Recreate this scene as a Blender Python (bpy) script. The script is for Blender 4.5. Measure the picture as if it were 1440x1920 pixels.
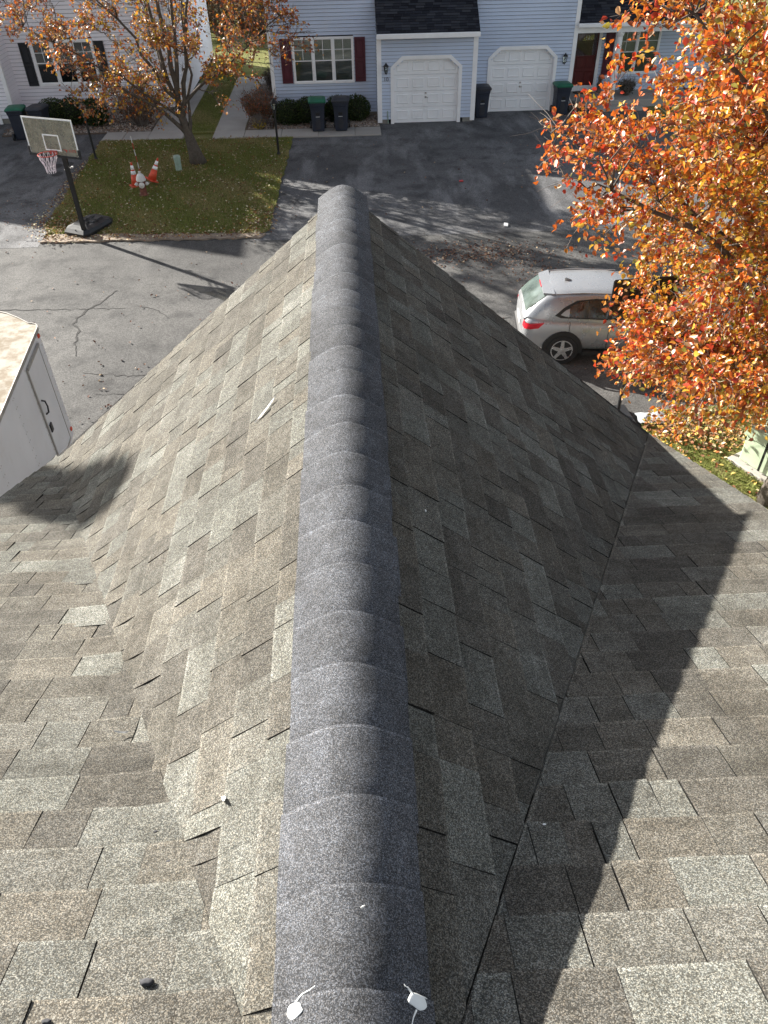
import bpy, math, random
import numpy as np
from mathutils import Vector, Matrix, Euler
R = math.radians
for o in list(bpy.data.objects): bpy.data.objects.remove(o)
scn = bpy.context.scene
C = scn.collection
# ------------------------------------------------------------------ camera
CAM = Vector((0, 0, 8.07)); FPX = 1436.0
c_right = Vector((0.99876, -0.04400, -0.01607)); c_down = Vector((-0.04118, -0.65748, -0.75235)); c_fwd = Vector((0.02254, 0.75209, -0.65866))
c_fwd.normalize(); c_right = (c_right - c_fwd*c_right.dot(c_fwd)).normalized(); c_down = c_fwd.cross(c_right)
cd = bpy.data.cameras.new('camera'); cam = bpy.data.objects.new('camera', cd); C.objects.link(cam)
u_ = -c_down
cam.matrix_world = Matrix(((c_right.x, u_.x, -c_fwd.x, CAM.x), (c_right.y, u_.y, -c_fwd.y, CAM.y), (c_right.z, u_.z, -c_fwd.z, CAM.z), (0, 0, 0, 1)))
cd.sensor_fit = 'VERTICAL'; cd.sensor_height = 24.0; cd.lens = 24.0*FPX/1920.0
cd.clip_start = 0.05; cd.clip_end = 2000
scn.camera = cam
# ------------------------------------------------------------------ sky, sun, exposure
SUN = Vector((-0.777, 0.630, 0)).normalized(); EL = R(24.5)
SDIR = Vector((SUN.x*math.cos(EL), SUN.y*math.cos(EL), math.sin(EL)))
w = bpy.data.worlds.new('World'); scn.world = w; w.use_nodes = True
wn = w.node_tree; bg = wn.nodes['Background']
sky = wn.nodes.new('ShaderNodeTexSky'); sky.sky_type = 'NISHITA'; sky.sun_disc = False
sky.sun_elevation = EL; sky.sun_rotation = math.atan2(SUN.x, SUN.y)
sky.air_density = 1.0; sky.dust_density = 1.5; sky.ozone_density = 1.0
hs = wn.nodes.new('ShaderNodeHueSaturation'); hs.inputs['Saturation'].default_value = 0.45      # thin high haze: a paler sky
wn.links.new(sky.outputs[0], hs.inputs['Color']); wn.links.new(hs.outputs[0], bg.inputs[0]); bg.inputs[1].default_value = 0.060
sd = bpy.data.lights.new('sun', 'SUN'); sd.energy = 5.0; sd.angle = R(0.55); sd.color = (1.0, 0.95, 0.87)
so = bpy.data.objects.new('sun', sd); C.objects.link(so)
so.rotation_euler = SDIR.to_track_quat('Z', 'Y').to_euler()
scn.view_settings.view_transform = 'Standard'; scn.view_settings.look = 'None'
scn.view_settings.gamma = 1.0; scn.view_settings.use_curve_mapping = False
scn.view_settings.exposure = 1.77

# ------------------------------------------------------------------ helpers
def V(*a): return Vector(a)
def project(p):
    d = Vector(p) - CAM; z = d.dot(c_fwd)
    if z < 0.05: return None
    return (720 + FPX*d.dot(c_right)/z, 960 + FPX*d.dot(c_down)/z)
class MB:
    """collects shapes; build() links them as ONE mesh object"""
    def __init__(s): s.v = []; s.f = []; s.c = []
    def add(s, vs, fs, col=None):
        n = len(s.v); s.v += [tuple(p) for p in vs]
        for f in fs: s.f.append(tuple(i+n for i in f)); s.c.append(col)
        return s
    def poly(s, vs, col=None): return s.add(vs, [tuple(range(len(vs)))], col)
    def box(s, x0, x1, y0, y1, z0, z1, col=None, M=None):
        vs = [V(x, y, z) for z in (z0, z1) for y in (y0, y1) for x in (x0, x1)]
        if M is not None: vs = [M @ p for p in vs]
        return s.add(vs, [(0, 2, 3, 1), (4, 5, 7, 6), (0, 1, 5, 4), (2, 6, 7, 3), (0, 4, 6, 2), (1, 3, 7, 5)], col)
    def bbox(s, x0, x1, y0, y1, z0, z1, b=0.01, col=None, M=None):
        """box with chamfered edges"""
        vs = []; idx = {}
        X = (x0, x1); Y = (y0, y1); Z = (z0, z1)
        for i in (0, 1):
            for j in (0, 1):
                for k in (0, 1):
                    sx = b if i == 0 else -b; sy = b if j == 0 else -b; sz = b if k == 0 else -b
                    idx[i, j, k] = len(vs)
                    vs += [V(X[i], Y[j]+sy, Z[k]+sz), V(X[i]+sx, Y[j], Z[k]+sz), V(X[i]+sx, Y[j]+sy, Z[k])]
        f = []
        q = lambda i, j, k, a: idx[i, j, k]+a
        for i in (0, 1): f.append(tuple(q(i, j, k, 0) for j, k in ((0, 0), (1, 0), (1, 1), (0, 1))))
        for j in (0, 1): f.append(tuple(q(i, j, k, 1) for i, k in ((0, 0), (1, 0), (1, 1), (0, 1))))
        for k in (0, 1): f.append(tuple(q(i, j, k, 2) for i, j in ((0, 0), (1, 0), (1, 1), (0, 1))))
        for j in (0, 1):
            for k in (0, 1): f.append((q(0, j, k, 1), q(1, j, k, 1), q(1, j, k, 2), q(0, j, k, 2)))
        for i in (0, 1):
            for k in (0, 1): f.append((q(i, 0, k, 0), q(i, 1, k, 0), q(i, 1, k, 2), q(i, 0, k, 2)))
        for i in (0, 1):
            for j in (0, 1): f.append((q(i, j, 0, 0), q(i, j, 1, 0), q(i, j, 1, 1), q(i, j, 0, 1)))
        for i in (0, 1):
            for j in (0, 1):
                for k in (0, 1): f.append((q(i, j, k, 0), q(i, j, k, 1), q(i, j, k, 2)))
        if M is not None: vs = [M @ p for p in vs]
        return s.add(vs, f, col)
    def tube(s, pts, rad, n=8, cap=True, col=None):
        pts = [Vector(p) for p in pts]
        if not hasattr(rad, '__len__'): rad = [rad]*len(pts)
        base = len(s.v); m = len(pts)
        t0 = (pts[1]-pts[0]).normalized()
        ref = V(0, 0, 1) if abs(t0.z) < 0.9 else V(1, 0, 0)
        a = t0.cross(ref).normalized()
        for i in range(m):
            t = (pts[min(i+1, m-1)]-pts[max(i-1, 0)]).normalized()
            a = (a - t*a.dot(t)).normalized(); b = t.cross(a)
            for k in range(n):
                an = 2*math.pi*k/n
                s.v.append(tuple(pts[i]+(a*math.cos(an)+b*math.sin(an))*rad[i]))
        for i in range(m-1):
            for k in range(n):
                k2 = (k+1) % n
                s.f.append((base+i*n+k, base+i*n+k2, base+(i+1)*n+k2, base+(i+1)*n+k)); s.c.append(col)
        if cap:
            s.f.append(tuple(base+k for k in range(n-1, -1, -1))); s.c.append(col)
            s.f.append(tuple(base+(m-1)*n+k for k in range(n))); s.c.append(col)
        return s
    def lathe(s, prof, n=16, M=None, col=None):
        """prof [(r,z)...] spun about local z"""
        base = len(s.v); m = len(prof)
        for r, z in prof:
            for k in range(n):
                an = 2*math.pi*k/n; p = V(r*math.cos(an), r*math.sin(an), z)
                s.v.append(tuple(M @ p if M is not None else p))
        for i in range(m-1):
            for k in range(n):
                k2 = (k+1) % n
                s.f.append((base+i*n+k, base+i*n+k2, base+(i+1)*n+k2, base+(i+1)*n+k)); s.c.append(col)
        s.f.append(tuple(base+k for k in range(n-1, -1, -1))); s.c.append(col)
        s.f.append(tuple(base+(m-1)*n+k for k in range(n))); s.c.append(col)
        return s
    def prism(s, poly, d, col=None):
        """poly: list of 3D points; d: extrusion vector"""
        n = len(poly); poly = [Vector(p) for p in poly]; d = Vector(d)
        return s.add(poly+[p+d for p in poly], [tuple(range(n-1, -1, -1)), tuple(range(n, 2*n))]+[(i, (i+1) % n, n+(i+1) % n, n+i) for i in range(n)], col)
    def mesh(s, name):
        me = bpy.data.meshes.new(name); me.from_pydata(s.v, [], s.f)
        if any(c is not None for c in s.c):
            at = me.color_attributes.new('Col', 'FLOAT_COLOR', 'CORNER')
            arr = np.ones((len(me.loops), 4), dtype=np.float32); k = 0
            for f, c in zip(s.f, s.c):
                if c is not None: arr[k:k+len(f), :3] = c
                k += len(f)
            at.data.foreach_set('color', arr.ravel())
        me.update()
        return me
    def build(s, name, m, parent=None, smooth=False, auto=None):
        me = s.mesh(name); me.materials.append(m)
        if smooth or auto is not None:
            me.polygons.foreach_set('use_smooth', [True]*len(me.polygons))
            if auto is not None:
                try: me.set_sharp_from_angle(angle=R(auto))
                except Exception: pass
        o = bpy.data.objects.new(name, me); C.objects.link(o)
        if parent is not None: o.parent = parent
        return o
def empty(name, loc=(0, 0, 0), rz=0, label=None, cat=None, group=None):
    o = bpy.data.objects.new(name, None); C.objects.link(o); o.location = loc; o.rotation_euler = (0, 0, rz); o.empty_display_size = 0.1
    # keep matrices usable at once
    tag(o, label, cat, group); return o
def tag(o, label=None, cat=None, group=None, kind=None):
    if label: o['label'] = label
    if cat: o['category'] = cat
    if group: o['group'] = group
    if kind: o['kind'] = kind
    return o
def children(o): return [c for c in bpy.data.objects if c.parent == o]
def copy_tree(o, parent=None):
    c = o.copy(); C.objects.link(c); c.parent = parent
    for ch in children(o): copy_tree(ch, c)
    return c
def structure(o): o['kind'] = 'structure'; return o
def stuff(o): o['kind'] = 'stuff'; return o

# ------------------------------------------------------------------ materials
def new_mat(name):
    m = bpy.data.materials.new(name); m.use_nodes = True
    nt = m.node_tree; b = nt.nodes['Principled BSDF']
    return m, nt, b
def N(nt, t, **kw):
    n = nt.nodes.new(t)
    for k, v in kw.items():
        if k.startswith('i_'): n.inputs[k[2:].replace('_', ' ')].default_value = v
        else: setattr(n, k, v)
    return n
def coords(nt): return N(nt, 'ShaderNodeTexCoord').outputs['Object']
def mixc(nt, a, b, fac, mode='MIX'):
    n = nt.nodes.new('ShaderNodeMix'); n.data_type = 'RGBA'; n.blend_type = mode
    for s, v in ((6, a), (7, b)):
        if hasattr(v, 'is_linked') or hasattr(v, 'links'): nt.links.new(v, n.inputs[s])
        else: n.inputs[s].default_value = (*v, 1)
    if hasattr(fac, 'links'): nt.links.new(fac, n.inputs[0])
    else: n.inputs[0].default_value = fac
    return n.outputs[2]
def ramp(nt, fac, a, b, va=0.0, vb=1.0):
    n = nt.nodes.new('ShaderNodeMapRange'); n.inputs[1].default_value = a; n.inputs[2].default_value = b
    n.inputs[3].default_value = va; n.inputs[4].default_value = vb
    nt.links.new(fac, n.inputs[0]); return n.outputs[0]
def noise(nt, co, scale, detail=3, rough=0.55):
    n = N(nt, 'ShaderNodeTexNoise'); n.inputs['Scale'].default_value = scale; n.inputs['Detail'].default_value = detail; n.inputs['Roughness'].default_value = rough
    nt.links.new(co, n.inputs['Vector']); return n.outputs[0]
def bump(nt, b, h, strength, dist):
    n = N(nt, 'ShaderNodeBump'); n.inputs['Strength'].default_value = strength; n.inputs['Distance'].default_value = dist
    nt.links.new(h, n.inputs['Height']); nt.links.new(n.outputs[0], b.inputs['Normal'])
def mat(name, col, rough=0.6, metal=0.0, var=0.12, scale=3.0, fine=0.0, fscale=60.0, bmp=0.0, spec=0.5, dirt=None):
    """plain painted or moulded surface with uneven tone, dirt and slight relief"""
    m, nt, b = new_mat(name); co = coords(nt)
    n1 = noise(nt, co, scale, 5)
    d = [max(0, c*(1-var*1.6)) for c in col]; l = [min(1, c*(1+var)) for c in col]
    c = mixc(nt, d, l, ramp(nt, n1, 0.3, 0.7))
    if dirt:
        n3 = noise(nt, co, dirt[1], 6, 0.7); c = mixc(nt, c, dirt[0], ramp(nt, n3, dirt[2], dirt[2]+0.15, 0, dirt[3]))
    if fine:
        n2 = noise(nt, co, fscale, 2); c = mixc(nt, c, mixc(nt, [x*(1-fine) for x in col], [min(1, x*(1+fine)) for x in col], ramp(nt, n2, 0.35, 0.65)), 0.5)
    nt.links.new(c, b.inputs['Base Color']); b.inputs['Metallic'].default_value = metal
    nr = noise(nt, co, scale*4, 3); nt.links.new(ramp(nt, nr, 0.3, 0.7, max(0.02, rough-0.07), min(1, rough+0.07)), b.inputs['Roughness'])
    b.inputs['Specular IOR Level'].default_value = spec
    if bmp: bump(nt, b, noise(nt, co, fscale, 3), 0.5, bmp)
    return m
def attr_mat(name, rough=0.9, gran=None, trans=0.0, spec=0.2):
    m, nt, b = new_mat(name)
    a = N(nt, 'ShaderNodeAttribute', attribute_name='Col'); c = a.outputs['Color']
    co = coords(nt)
    if gran:
        vo = N(nt, 'ShaderNodeTexVoronoi', feature='F1'); vo.inputs['Scale'].default_value = gran; nt.links.new(co, vo.inputs['Vector'])
        sp = N(nt, 'ShaderNodeSeparateColor'); nt.links.new(vo.outputs['Color'], sp.inputs[0])
        pw = N(nt, 'ShaderNodeMath', operation='POWER'); pw.inputs[1].default_value = 2.2; nt.links.new(sp.outputs[0], pw.inputs[0]); g = ramp(nt, pw.outputs[0], 0, 1, 0.38, 2.12)
        cb = N(nt, 'ShaderNodeCombineColor'); [nt.links.new(g, cb.inputs[i]) for i in range(3)]
        c = mixc(nt, c, cb.outputs[0], 1.0, 'MULTIPLY')
        hu = mixc(nt, (1.05, 1.0, 0.93), (0.93, 1.0, 1.07), sp.outputs[1]); c = mixc(nt, c, hu, 1.0, 'MULTIPLY')
        n2 = noise(nt, co, 2.2, 5, 0.65); st = mixc(nt, (0.72, 0.70, 0.67), (1.16, 1.15, 1.13), ramp(nt, n2, 0.32, 0.68)); c = mixc(nt, c, st, 1.0, 'MULTIPLY')
        n4 = noise(nt, co, 17, 4, 0.6); st = mixc(nt, (0.84, 0.83, 0.81), (1.12, 1.12, 1.12), ramp(nt, n4, 0.35, 0.65)); c = mixc(nt, c, st, 1.0, 'MULTIPLY')
        bn = N(nt, 'ShaderNodeBump'); bn.inputs['Strength'].default_value = 0.85; bn.inputs['Distance'].default_value = 0.0022
        nt.links.new(sp.outputs[2], bn.inputs['Height']); nt.links.new(bn.outputs[0], b.inputs['Normal'])
    nt.links.new(c, b.inputs['Base Color']); b.inputs['Roughness'].default_value = rough; b.inputs['Specular IOR Level'].default_value = spec
    if trans:
        tr = N(nt, 'ShaderNodeBsdfTranslucent'); nt.links.new(c, tr.inputs['Color'])
        mx = N(nt, 'ShaderNodeMixShader'); mx.inputs[0].default_value = trans
        nt.links.new(b.outputs[0], mx.inputs[1]); nt.links.new(tr.outputs[0], mx.inputs[2])
        nt.links.new(mx.outputs[0], nt.nodes['Material Output'].inputs['Surface'])
    return m
M = {}
M['shingle'] = attr_mat('asphalt_shingle', 0.92, gran=430)
M['cap_shingle'] = attr_mat('ridge_shingle', 0.9, gran=560)
M['leaf'] = attr_mat('autumn_leaf', 0.42, trans=0.34, spec=0.6)
M['green_leaf'] = attr_mat('evergreen_leaf', 0.5, trans=0.2, spec=0.3)
M['litter'] = attr_mat('fallen_leaf', 0.75, trans=0.1)
M['stone'] = attr_mat('river_stone', 0.85)
M['grass_blade'] = attr_mat('grass_blade', 0.7, trans=0.3)
M['white'] = mat('white_trim', (0.90, 0.90, 0.90), 0.45, var=0.05, scale=2, dirt=((0.45, 0.43, 0.40), 2.5, 0.62, 0.35))
M['door_white'] = mat('white_garage_steel', (0.88, 0.89, 0.90), 0.4, var=0.04, scale=1.2, dirt=((0.5, 0.48, 0.45), 1.6, 0.58, 0.25))
M['blue_siding'] = mat('pale_blue_vinyl', (0.53, 0.61, 0.75), 0.5, var=0.06, scale=0.7, dirt=((0.56, 0.60, 0.68), 1.1, 0.55, 0.4))
M['white_siding'] = mat('pale_lilac_vinyl', (0.84, 0.82, 0.86), 0.5, var=0.05, scale=0.7, dirt=((0.70, 0.68, 0.72), 1.1, 0.55, 0.35))
M['grey_siding'] = mat('grey_vinyl', (0.42, 0.42, 0.42), 0.5, var=0.08)
M['maroon'] = mat('maroon_shutter', (0.085, 0.008, 0.022), 0.45, var=0.1)
M['red_door'] = mat('dark_red_door', (0.10, 0.008, 0.008), 0.35, var=0.12)
M['black_shutter'] = mat('black_shutter', (0.012, 0.013, 0.018), 0.5)
M['black'] = mat('black_metal', (0.012, 0.012, 0.013), 0.4, var=0.2, scale=8)
M['black_plastic'] = mat('black_plastic', (0.018, 0.019, 0.021), 0.45, var=0.2, scale=5)
M['bin'] = mat('navy_bin_plastic', (0.022, 0.028, 0.045), 0.5, var=0.15, scale=4, dirt=((0.09, 0.09, 0.10), 6, 0.6, 0.5))
M['bin_green'] = mat('green_bin_lid', (0.012, 0.13, 0.07), 0.5, var=0.15, scale=4)
M['bin_dark'] = mat('charcoal_bin_lid', (0.03, 0.032, 0.04), 0.5, var=0.15, scale=4)
M['sticker'] = mat('pale_sticker', (0.6, 0.6, 0.58), 0.5)
M['concrete'] = mat('concrete', (0.36, 0.34, 0.31), 0.9, var=0.14, scale=1.4, fine=0.2, fscale=90, bmp=0.002, dirt=((0.22, 0.20, 0.17), 1.3, 0.55, 0.5))
M['foundation'] = mat('foundation_block', (0.26, 0.25, 0.22), 0.9, var=0.2, scale=2, fine=0.2)
M['bark'] = mat('tree_bark', (0.10, 0.083, 0.067), 0.95, var=0.35, scale=9, fine=0.35, fscale=40, bmp=0.02)
M['twig'] = mat('twig_bark', (0.20, 0.17, 0.15), 0.9, var=0.3, scale=6)
M['orange'] = mat('safety_orange', (0.70, 0.085, 0.035), 0.5, var=0.15, scale=8, dirt=((0.35, 0.1, 0.06), 9, 0.58, 0.5))
M['red'] = mat('rim_red', (0.42, 0.045, 0.03), 0.45, var=0.1)
M['net'] = mat('net_cord', (0.62, 0.56, 0.60), 0.8, var=0.2, scale=20)
M['hyd_white'] = mat('hydrant_white', (0.66, 0.64, 0.60), 0.5, var=0.1, scale=8, dirt=((0.25, 0.12, 0.07), 14, 0.6, 0.6))
M['hyd_red'] = mat('hydrant_rust_red', (0.20, 0.07, 0.05), 0.6, var=0.3, scale=12)
M['pedestal'] = mat('pale_green_steel', (0.30, 0.40, 0.33), 0.5, var=0.1, scale=6, dirt=((0.2, 0.22, 0.18), 8, 0.56, 0.5))
M['transformer'] = mat('pale_green_enamel', (0.40, 0.48, 0.34), 0.5, var=0.08, scale=3, dirt=((0.25, 0.28, 0.2), 5, 0.58, 0.4))
M['trailer'] = mat('trailer_white_skin', (0.70, 0.71, 0.72), 0.35, var=0.06, scale=1.5, dirt=((0.5, 0.48, 0.44), 2.2, 0.58, 0.35))
M['trailer_roof'] = mat('trailer_roof_skin', (0.36, 0.335, 0.285), 0.75, var=0.10, scale=2, spec=.2, dirt=((0.17, 0.125, 0.075), 3.0, 0.44, 0.8))
M['alu'] = mat('dull_aluminium', (0.42, 0.40, 0.37), 0.45, metal=0.6, var=0.15, scale=8)
M['car'] = mat('silver_car_paint', (0.36, 0.37, 0.385), 0.30, metal=0.55, var=0.03, scale=1)
M['car_dark'] = mat('dark_car_trim', (0.012, 0.012, 0.013), 0.55)
M['tyre'] = mat('tyre_rubber', (0.015, 0.015, 0.016), 0.8, var=0.2, scale=10)
M['rim'] = mat('alloy_rim', (0.55, 0.55, 0.56), 0.3, metal=0.8)
M['tail'] = mat('red_lens', (0.55, 0.01, 0.025), 0.15, var=0.1)
M['wood'] = mat('weathered_wood', (0.30, 0.22, 0.13), 0.85, var=0.3, scale=10)
M['clay'] = mat('glazed_figure', (0.16, 0.10, 0.07), 0.5, var=0.4, scale=14)
M['mat'] = mat('brown_coir', (0.07, 0.045, 0.03), 0.95, var=0.3, scale=20)
M['sealant'] = mat('white_sealant', (0.80, 0.82, 0.80), 0.35, var=0.03, scale=60)
M['feather'] = mat('feather_white', (0.75, 0.74, 0.70), 0.7, var=0.08, scale=80)
M['chip'] = mat('asphalt_chip', (0.05, 0.05, 0.055), 0.9, var=0.3, scale=90)
M['mulch'] = mat('bed_soil', (0.12, 0.09, 0.07), 0.95, var=0.4, scale=5, fine=0.5, fscale=40)
M['blind'] = mat('window_blind', (0.52, 0.53, 0.46), 0.8, var=0.06, scale=1)
M['screen'] = mat('window_screen', (0.16, 0.175, 0.165), 0.8, var=0.15, scale=1)
M['room'] = mat('dark_room', (0.02, 0.02, 0.022), 0.9)
M['red_dot'] = mat('red_print', (0.55, 0.03, 0.03), 0.5)
M['paper'] = mat('paper_scrap', (0.8, 0.8, 0.78), 0.8)
M['tarp'] = mat('grey_sheet', (0.40, 0.42, 0.44), 0.6, var=0.1, scale=7)
M['soil'] = mat('bare_soil', (0.27, 0.215, 0.165), 0.95, var=0.35, scale=5, fine=0.4, fscale=50)
def glass_mat(name, tint, alpha):
    m, nt, b = new_mat(name)
    gl = N(nt, 'ShaderNodeBsdfGlossy'); gl.inputs['Roughness'].default_value = 0.03
    tr = N(nt, 'ShaderNodeBsdfTransparent'); tr.inputs[0].default_value = (*tint, 1)
    co = coords(nt); bp = N(nt, 'ShaderNodeBump'); bp.inputs['Strength'].default_value = 0.08; bp.inputs['Distance'].default_value = 0.01
    nt.links.new(noise(nt, co, 2.0, 2), bp.inputs['Height']); nt.links.new(bp.outputs[0], gl.inputs['Normal'])
    fr = N(nt, 'ShaderNodeFresnel'); fr.inputs[0].default_value = 1.5
    ad = N(nt, 'ShaderNodeMath', operation='ADD'); ad.inputs[1].default_value = alpha; nt.links.new(fr.outputs[0], ad.inputs[0])
    mx = N(nt, 'ShaderNodeMixShader'); nt.links.new(ad.outputs[0], mx.inputs[0]); nt.links.new(tr.outputs[0], mx.inputs[1]); nt.links.new(gl.outputs[0], mx.inputs[2])
    nt.links.new(mx.outputs[0], nt.nodes['Material Output'].inputs['Surface']); return m
M['glass'] = glass_mat('window_glass', (0.85, 0.88, 0.87), 0.06)
M['car_glass'] = mat('car_glass', (0.014, 0.016, 0.015), 0.08, var=.2, scale=2, spec=.8)
def acrylic_mat():
    m, nt, b = new_mat('scuffed_acrylic'); co = coords(nt); b.inputs['Base Color'].default_value = (.42, .40, .33, 1); b.inputs['Roughness'].default_value = .25
    tr = N(nt, 'ShaderNodeBsdfTransparent'); tr.inputs[0].default_value = (.85, .84, .78, 1); mx = N(nt, 'ShaderNodeMixShader')
    nt.links.new(ramp(nt, noise(nt, co, 3.0, 6, .7), .3, .7, .22, .62), mx.inputs[0]); nt.links.new(tr.outputs[0], mx.inputs[1]); nt.links.new(b.outputs[0], mx.inputs[2]); nt.links.new(mx.outputs[0], nt.nodes['Material Output'].inputs['Surface']); return m
M['acrylic'] = acrylic_mat()
def asphalt(name, base, light, sealed):
    m, nt, b = new_mat(name); co = coords(nt)
    n1 = noise(nt, co, 0.16, 6, 0.62); n2 = noise(nt, co, 1.3, 6, 0.65); n3 = noise(nt, co, 45, 2, 0.7)
    mp = N(nt, 'ShaderNodeMapping'); mp.inputs['Scale'].default_value = (0.9, 0.28, 1); nt.links.new(co, mp.inputs[0])
    n4 = noise(nt, mp.outputs[0], 1.1, 5, 0.6)
    c = mixc(nt, [x*.82 for x in base], light, ramp(nt, n1, 0.38, 0.62))
    c = mixc(nt, c, [x*0.62 for x in base], ramp(nt, n2, 0.48, 0.66, 0, 0.95))
    c = mixc(nt, c, [min(1, x*(1.45 if sealed else 1.25)) for x in light], ramp(nt, n4, 0.50, 0.68, 0, 0.85 if sealed else 0.45))
    vo = N(nt, 'ShaderNodeTexVoronoi', feature='F1'); vo.inputs['Scale'].default_value = 55; nt.links.new(co, vo.inputs['Vector'])
    sp = N(nt, 'ShaderNodeSeparateColor'); nt.links.new(vo.outputs['Color'], sp.inputs[0])
    g = ramp(nt, sp.outputs[0], 0, 1, 0.62, 1.42); cb = N(nt, 'ShaderNodeCombineColor'); [nt.links.new(g, cb.inputs[i]) for i in range(3)]
    c = mixc(nt, c, cb.outputs[0], 1.0, 'MULTIPLY')
    nt.links.new(c, b.inputs['Base Color']); b.inputs['Roughness'].default_value = 0.88; b.inputs['Specular IOR Level'].default_value = 0.3
    bump(nt, b, sp.outputs[1], 0.6, 0.006); return m
M['asphalt'] = asphalt('street_asphalt', (0.070, 0.069, 0.068), (0.114, 0.111, 0.106), False)
M['asphalt_seal'] = asphalt('driveway_asphalt', (0.082, 0.082, 0.085), (0.135, 0.135, 0.138), True)
M['crack'] = mat('crack_filler', (0.018, 0.017, 0.016), 0.9, var=0.3, scale=10)
M['stain'] = mat('oil_stain', (0.022, 0.022, 0.024), 0.7, var=0.3, scale=6)
def lawn_mat(name, a, b2, c3):
    m, nt, b = new_mat(name); co = coords(nt)
    c = mixc(nt, a, b2, ramp(nt, noise(nt, co, 0.55, 5, 0.65), 0.36, 0.64))
    c = mixc(nt, c, c3, ramp(nt, noise(nt, co, 1.7, 6, 0.7), 0.50, 0.68, 0, 0.75))
    n = noise(nt, co, 38, 3, 0.7); c = mixc(nt, c, mixc(nt, (0.5, 0.5, 0.5), (1.5, 1.5, 1.4), ramp(nt, n, 0.3, 0.7)), 1.0, 'MULTIPLY')
    nt.links.new(c, b.inputs['Base Color']); b.inputs['Roughness'].default_value = 0.95; b.inputs['Specular IOR Level'].default_value = 0.1
    bump(nt, b, n, 0.9, 0.03); return m
M['lawn'] = lawn_mat('lawn', (0.135, 0.15, 0.045), (0.18, 0.18, 0.065), (0.28, 0.235, 0.125))

rng = random.Random(7)
nr = np.random.RandomState(11)
# ================================================================== GROUND
def sheet(name, poly, z, m, thick=0.0, parent=None):
    mb = MB()
    if thick: mb.prism([V(x, y, z-thick) for x, y in poly], (0, 0, thick))
    else: mb.poly([V(x, y, z) for x, y in poly])
    return mb.build(name, m, parent)
def rounded(poly, r, n=5):
    out = []; k = len(poly)
    for i in range(k):
        p0 = Vector(poly[i-1]); p = Vector(poly[i]); p1 = Vector(poly[(i+1) % k])
        rr = r[i] if hasattr(r, '__len__') else r
        if rr <= 0: out.append(tuple(p)); continue
        a = p+(p0-p).normalized()*rr; b = p+(p1-p).normalized()*rr
        for j in range(n+1):
            t = j/n; out.append(tuple(a*(1-t)**2+p*2*t*(1-t)+b*t*t))
    return out
def wobble(poly, amp, step, seed):
    r = random.Random(seed); out = []
    for i in range(len(poly)):
        a = Vector(poly[i]); b = Vector(poly[(i+1) % len(poly)]); n = max(1, int((b-a).length/step))
        for j in range(n):
            p = a.lerp(b, j/n); out.append((p.x+r.uniform(-amp, amp), p.y+r.uniform(-amp, amp)))
    return out
structure(sheet('ground', [(-600, -600), (600, -600), (600, 600), (-600, 600)], -0.03, M['lawn']))
street = structure(sheet('street', [(-120, -30), (120, -30), (120, 20.95), (-120, 20.95)], 0.0, M['asphalt']))
drive_l = structure(sheet('driveway', [(-19.5, 20.6), (-8.55, 20.6), (-9.12, 30.4), (-9.12, 33.3), (-19.5, 33.3)], 0.004, M['asphalt_seal']))
drive_r = structure(sheet('driveway', [(-2.75, 20.55), (13.2, 20.55), (12.2, 22.5), (11.6, 32.9), (-2.0, 32.9)], 0.004, M['asphalt_seal']))
ISL = wobble(rounded([(-8.72, 21.45), (-2.40, 20.95), (-2.12, 30.02), (-9.10, 30.3)], [0.7, 0.5, 0, 0]), 0.045, 0.25, 3)
structure(sheet('lawn', ISL, 0.04, M['lawn'], 0.06))
structure(sheet('lawn', [(-9.0, 31.0), (-2.5, 31.0), (-2.5, 75), (-9.0, 75)], 0.035, M['lawn'], 0.06))
NEAR = wobble(rounded([(5.15, 4.8), (14, 4.8), (14, 11.9), (4.95, 11.75)], [0, 0, 0, 0.9]), 0.05, 0.3, 5)
structure(sheet('lawn', NEAR, 0.04, M['lawn'], 0.06))
structure(sheet('lawn', [(11.7, 22.6), (40, 22.6), (40, 34), (11.7, 34)], 0.04, M['lawn'], 0.06))
structure(sheet('bare_soil', wobble([(-8.55, 20.85), (-2.6, 20.72), (-2.45, 20.98), (-5.0, 21.12), (-8.3, 21.42)], .06, .2, 9), .046, M['soil'], .05))
# cracks in the street, each a wandering dark seam
def crack(pts, wd, seed, parent):
    r = random.Random(seed); P = []
    for a, b in zip(pts[:-1], pts[1:]):
        a = Vector(a); b = Vector(b); n = max(2, int((b-a).length/0.09))
        for i in range(n): P.append(a.lerp(b, i/n)+Vector((r.gauss(0, .018), r.gauss(0, .022))))
    P.append(Vector(pts[-1])); mb = MB(); n = len(P); L = []; Rr = []
    for i in range(n):
        t = (P[min(i+1, n-1)]-P[max(0, i-1)]).normalized(); q = Vector((-t.y, t.x))
        ww = wd*r.uniform(0.35, 1.3)*(0.35+0.65*math.sin(math.pi*min(1, max(0.03, i/(n-1)))))
        L.append(P[i]+q*ww); Rr.append(P[i]-q*ww)
    for i in range(n-1): mb.poly([(*L[i], .006), (*Rr[i], .006), (*Rr[i+1], .006), (*L[i+1], .006)])
    return mb.build('crack', M['crack'], parent)
crack([(-12, 16.9), (-9, 16.95), (-7.1, 16.83), (-6.2, 16.8), (-5.4, 16.75)], 0.022, 1, street)
crack([(-5.85, 17.75), (-6.0, 17.2), (-6.25, 16.8), (-6.45, 16.1), (-6.2, 15.75), (-6.15, 15.2), (-6.0, 14.6)], 0.030, 2, street)
crack([(-5.2, 16.9), (-4.6, 16.6), (-4.3, 16.2)], 0.012, 3, street)
crack([(-5.7, 13.9), (-4.9, 13.75), (-3.9, 13.7), (-3.0, 13.6)], 0.016, 4, street)
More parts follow.
